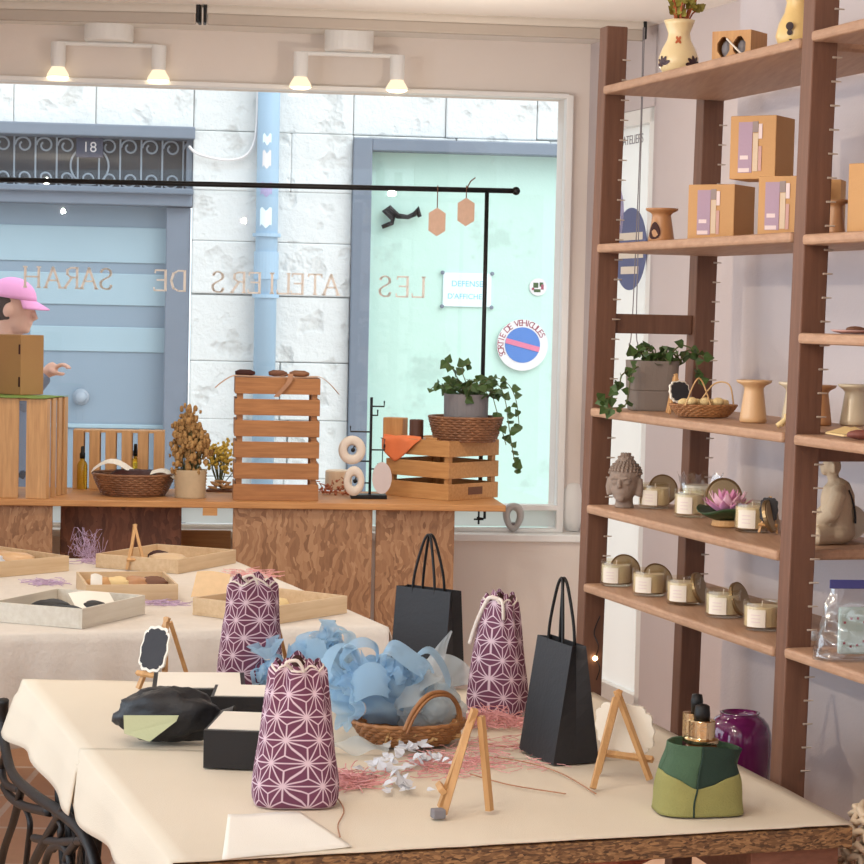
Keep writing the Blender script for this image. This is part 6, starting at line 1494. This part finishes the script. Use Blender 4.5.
def lump(name, label, cat, p, r_, mat, seed, amp=.2, grp=None, rz=0):
    b = MB(); b.ball((0, 0, r_[2]), r_, 20, 12, fn=lambda d: 1 + amp * NZ.noise(d * 2.2 + V((seed, 0, 0)))); o = b.build(name, mat, smooth=True, loc=p, rz=rz); return tag(o, label, cat, grp)
def card(label, p, rz, w_, h_, tilt, mat=None, name='paper_card'):
    b = MB(); b.grid(lambda u, v_: ((u - .5) * w_, h_ * v_ * cos(tilt) , .001 + h_ * v_ * sin(tilt) + .004 * sin(4 * u)), 8, 4); o = b.build(name, mat or m_wedge, loc=p, rz=rz, solid=.0012); return tag(o, label, 'card')
t1, L1, W1 = tray('pale tray with dark pieces at the front left of the rear table', onB(82, 629), onB(145, 614), onB(-14, 622), .054, m_trayw)
for k, (fx_, fy_, rx, ry) in enumerate(((.25, .4, .08, .05), (.5, .7, .07, .05), (.6, .3, .05, .03))): lump('dark_wallet', ('dark leather piece at the near end of the pale tray', 'dark leather piece at the far side of the pale tray', 'dark leather piece under the white card in the pale tray')[k], 'leather piece', inside(t1, L1 * fx_, W1 * fy_), (rx * .8, ry, .02), m_blackbox, k, .15)
card('white card leaning on the far wall of the pale tray', inside(t1, L1 * .55, W1 * .2, .02), t1.rotation_euler.z - R(40), .12, .1, R(25))
t2, L2, W2_ = tray('pine tray of brown pieces in the middle of the rear table', onB(86, 602), onB(178, 601), onB(60, 588), .05, m_tray)
for k in range(4): lump('brown_soap', ('brown soap at the left', 'tan soap second from the left', 'brown soap third from the left', 'dark soap at the right')[k] + ' of the middle tray', 'soap', inside(t2, L2 * (.2 + .2 * k), W2_ * .5, .006), (.045, .03, .024), (m_kraft, m_soap, m_clay, m_brown)[k], k, .2)
card('small white tag leaning on the left end of the middle tray', inside(t2, .035, .06, .012), R(6), .034, .06, R(75))
t3, L3, W3 = tray('pine tray of soaps behind the rear left purple pouch', onB(272, 625), onB(347, 613), onB(177, 617), .05, m_tray)
for k in range(5): lump('soap_bar', ('cream soap chunk nearest the corner', 'cream soap chunk at the near wall', 'yellow soap chunk in the middle', 'pale soap chunk toward the right end', 'tan soap chunk at the far wall')[k] + ' of the tray behind the rear left pouch', 'soap', inside(t3, L3 * (.2, .35, .3, .5, .45)[k], W3 * (.25, .5, .75, .4, .8)[k], .007), (.03, .024, .022), (m_soap, m_soap, m_kraft, m_soap, m_clay2)[k], k + 4, .25)
card('brown paper sheet leaning in the tray behind the rear left pouch', onB(207, 606) + V((0, .02, .02)), R(-14), .105, .085, R(55), plain('speckled_paper', (214, 180, 138), .8, var=.12, scale=40))
t4, L4, W4 = tray('pine tray at the far right of the rear table near the window bench', onB(178, 574), onB(236, 563), onB(98, 567), .046, m_tray)
lump('dark_soap', 'dark reddish piece at the back of the far right tray', 'soap', inside(t4, L4 * .5, W4 * .6), (.04, .03, .02), m_hole, 2); lump('pale_cloth', 'pale folded piece in the far right tray', 'cloth', inside(t4, L4 * .3, W4 * .35), (.07, .05, .022), m_tray, 3)
t5, L5, W5 = tray('pine tray at the far left of the rear table, cut by the picture edge', onB(-40, 581), onB(69, 571), onB(-70, 566), .05, m_tray)
lump('grey_cloth', 'grey white folded cloth in the far left tray', 'cloth', inside(t5, L5 * .42, W5 * .4), (.09, .06, .03), m_wflow, 6); lump('tan_cloth', 'tan folded cloth in the far left tray', 'cloth', inside(t5, L5 * .72, W5 * .45), (.09, .05, .026), m_clay2, 7)
easel('mini_easel', 'bare wooden easel between the trays of the rear table', onB(134, 572) + V((0, .05, 0)), R(20), .15, .42, R(10), R(24))
fibres('lilac_raffia', 'lilac raffia tuft standing between the far trays', 'raffia', onB(84, 560) + V((0, .1, 0)), .035, .05, .1, 80, m_lilac, .0007, 5, .05, 1.2)
for k, (px, py, rx, ry, lb) in enumerate(((95, 562, .07, .08, 'lilac raffia lying between the far left and far right trays'), (45, 583, .05, .06, 'lilac raffia lying left of the middle tray'), (160, 604, .07, .05, 'lilac raffia lying in front of the middle tray'), (250, 574, .07, .12, 'pale pink raffia along the right edge of the rear table'))):
    fibres('lilac_raffia', lb, 'raffia', onB(px, py), rx, ry, .012, 60, m_lilac if k < 3 else m_pink, .001, 20 + k)
# ---------------------------------------------------------------- light
def area(name, loc, target, size, power, col, shape='DISK'):
    l = bpy.data.lights.new(name, 'AREA'); l.shape = shape; l.size = size; l.energy = power; l.color = col
    if shape == 'RECTANGLE': l.size, l.size_y = size
    o = bpy.data.objects.new(name, l); COL.objects.link(o); o.location = loc
    d = V(target) - V(loc); o.rotation_euler = d.to_track_quat('-Z', 'Y').to_euler(); return o
def spot(loc, target, power, col, ang=75, rad=.05):
    l = bpy.data.lights.new('ceiling_spot', 'SPOT'); l.energy = power; l.color = col; l.spot_size = R(ang); l.spot_blend = .6; l.shadow_soft_size = rad
    o = bpy.data.objects.new('ceiling_spot', l); COL.objects.link(o); o.location = loc
    d = V(target) - V(loc); o.rotation_euler = d.to_track_quat('-Z', 'Y').to_euler(); return o
WARM = (1, .89, .75)
def bulb(loc, power, col=WARM, rad=.018):
    l = bpy.data.lights.new('ambient_fill_lamp', 'POINT'); l.energy = power; l.color = col; l.shadow_soft_size = rad
    o = bpy.data.objects.new('ambient_fill_lamp', l); COL.objects.link(o); o.location = loc; return o  # point lamps without fixtures, added for general ambient light
for q in ((-.75, 3.3, 2.72), (-.25, 3.5, 2.72)): spot(q, (.2, 4.5, .8), 12, WARM, 80)
for q in ((-.9, 2.4, 2.7), (-.5, 2.2, 2.7)): spot(q, (.6, 4.5, 1.3), 21, WARM, 64)
for q in ((-.6, 5.0, 2.72), (-.1, 5.2, 2.72)): spot(q, (-.1, 5.9, .8), 15, WARM, 95)
spot((-1.1, 7.3, 2.72), (-.9, 7.6, .7), 26, WARM, 100); spot((-.2, 7.3, 2.72), (-.2, 8.2, .7), 26, WARM, 100)
spot((-2.3, 2.4, 2.35), (.9, 4.5, 1.75), 120, (1, .84, .62), 36, .03)
bulb((-1.2, 1.0, 2.35), 20); bulb((.3, .2, 2.35), 20); bulb((-1.5, 6.0, 2.3), 20); bulb((.1, 7.7, 2.2), 13)
l = bpy.data.lights.new('window_daylight', 'AREA'); l.shape = 'RECTANGLE'; l.size = 5.4; l.size_y = 1.6; l.energy = 56; l.color = (.70, .86, 1)
o = bpy.data.objects.new('window_daylight', l); COL.objects.link(o); o.location = (XL + .12, 3.2, 1.55); o.rotation_euler = V((1, 0, -.05)).to_track_quat('-Z', 'Y').to_euler()
sun = bpy.data.lights.new('daylight', 'SUN'); sun.energy = 2.15; sun.angle = R(50); sun.color = (1, .99, .97)
so = bpy.data.objects.new('daylight', sun); COL.objects.link(so); so.rotation_euler = V((-.62, .45, -.72)).to_track_quat('-Z', 'Y').to_euler()
wd = bpy.data.worlds.new('sky'); SC.world = wd; wd.use_nodes = True
bg = wd.node_tree.nodes['Background']; bg.inputs[0].default_value = (.86, .93, 1.0, 1); bg.inputs[1].default_value = 1.6
vs = SC.view_settings; vs.view_transform = 'Standard'; vs.look = 'None'; vs.gamma = 1; vs.exposure = 0.0; vs.use_curve_mapping = False
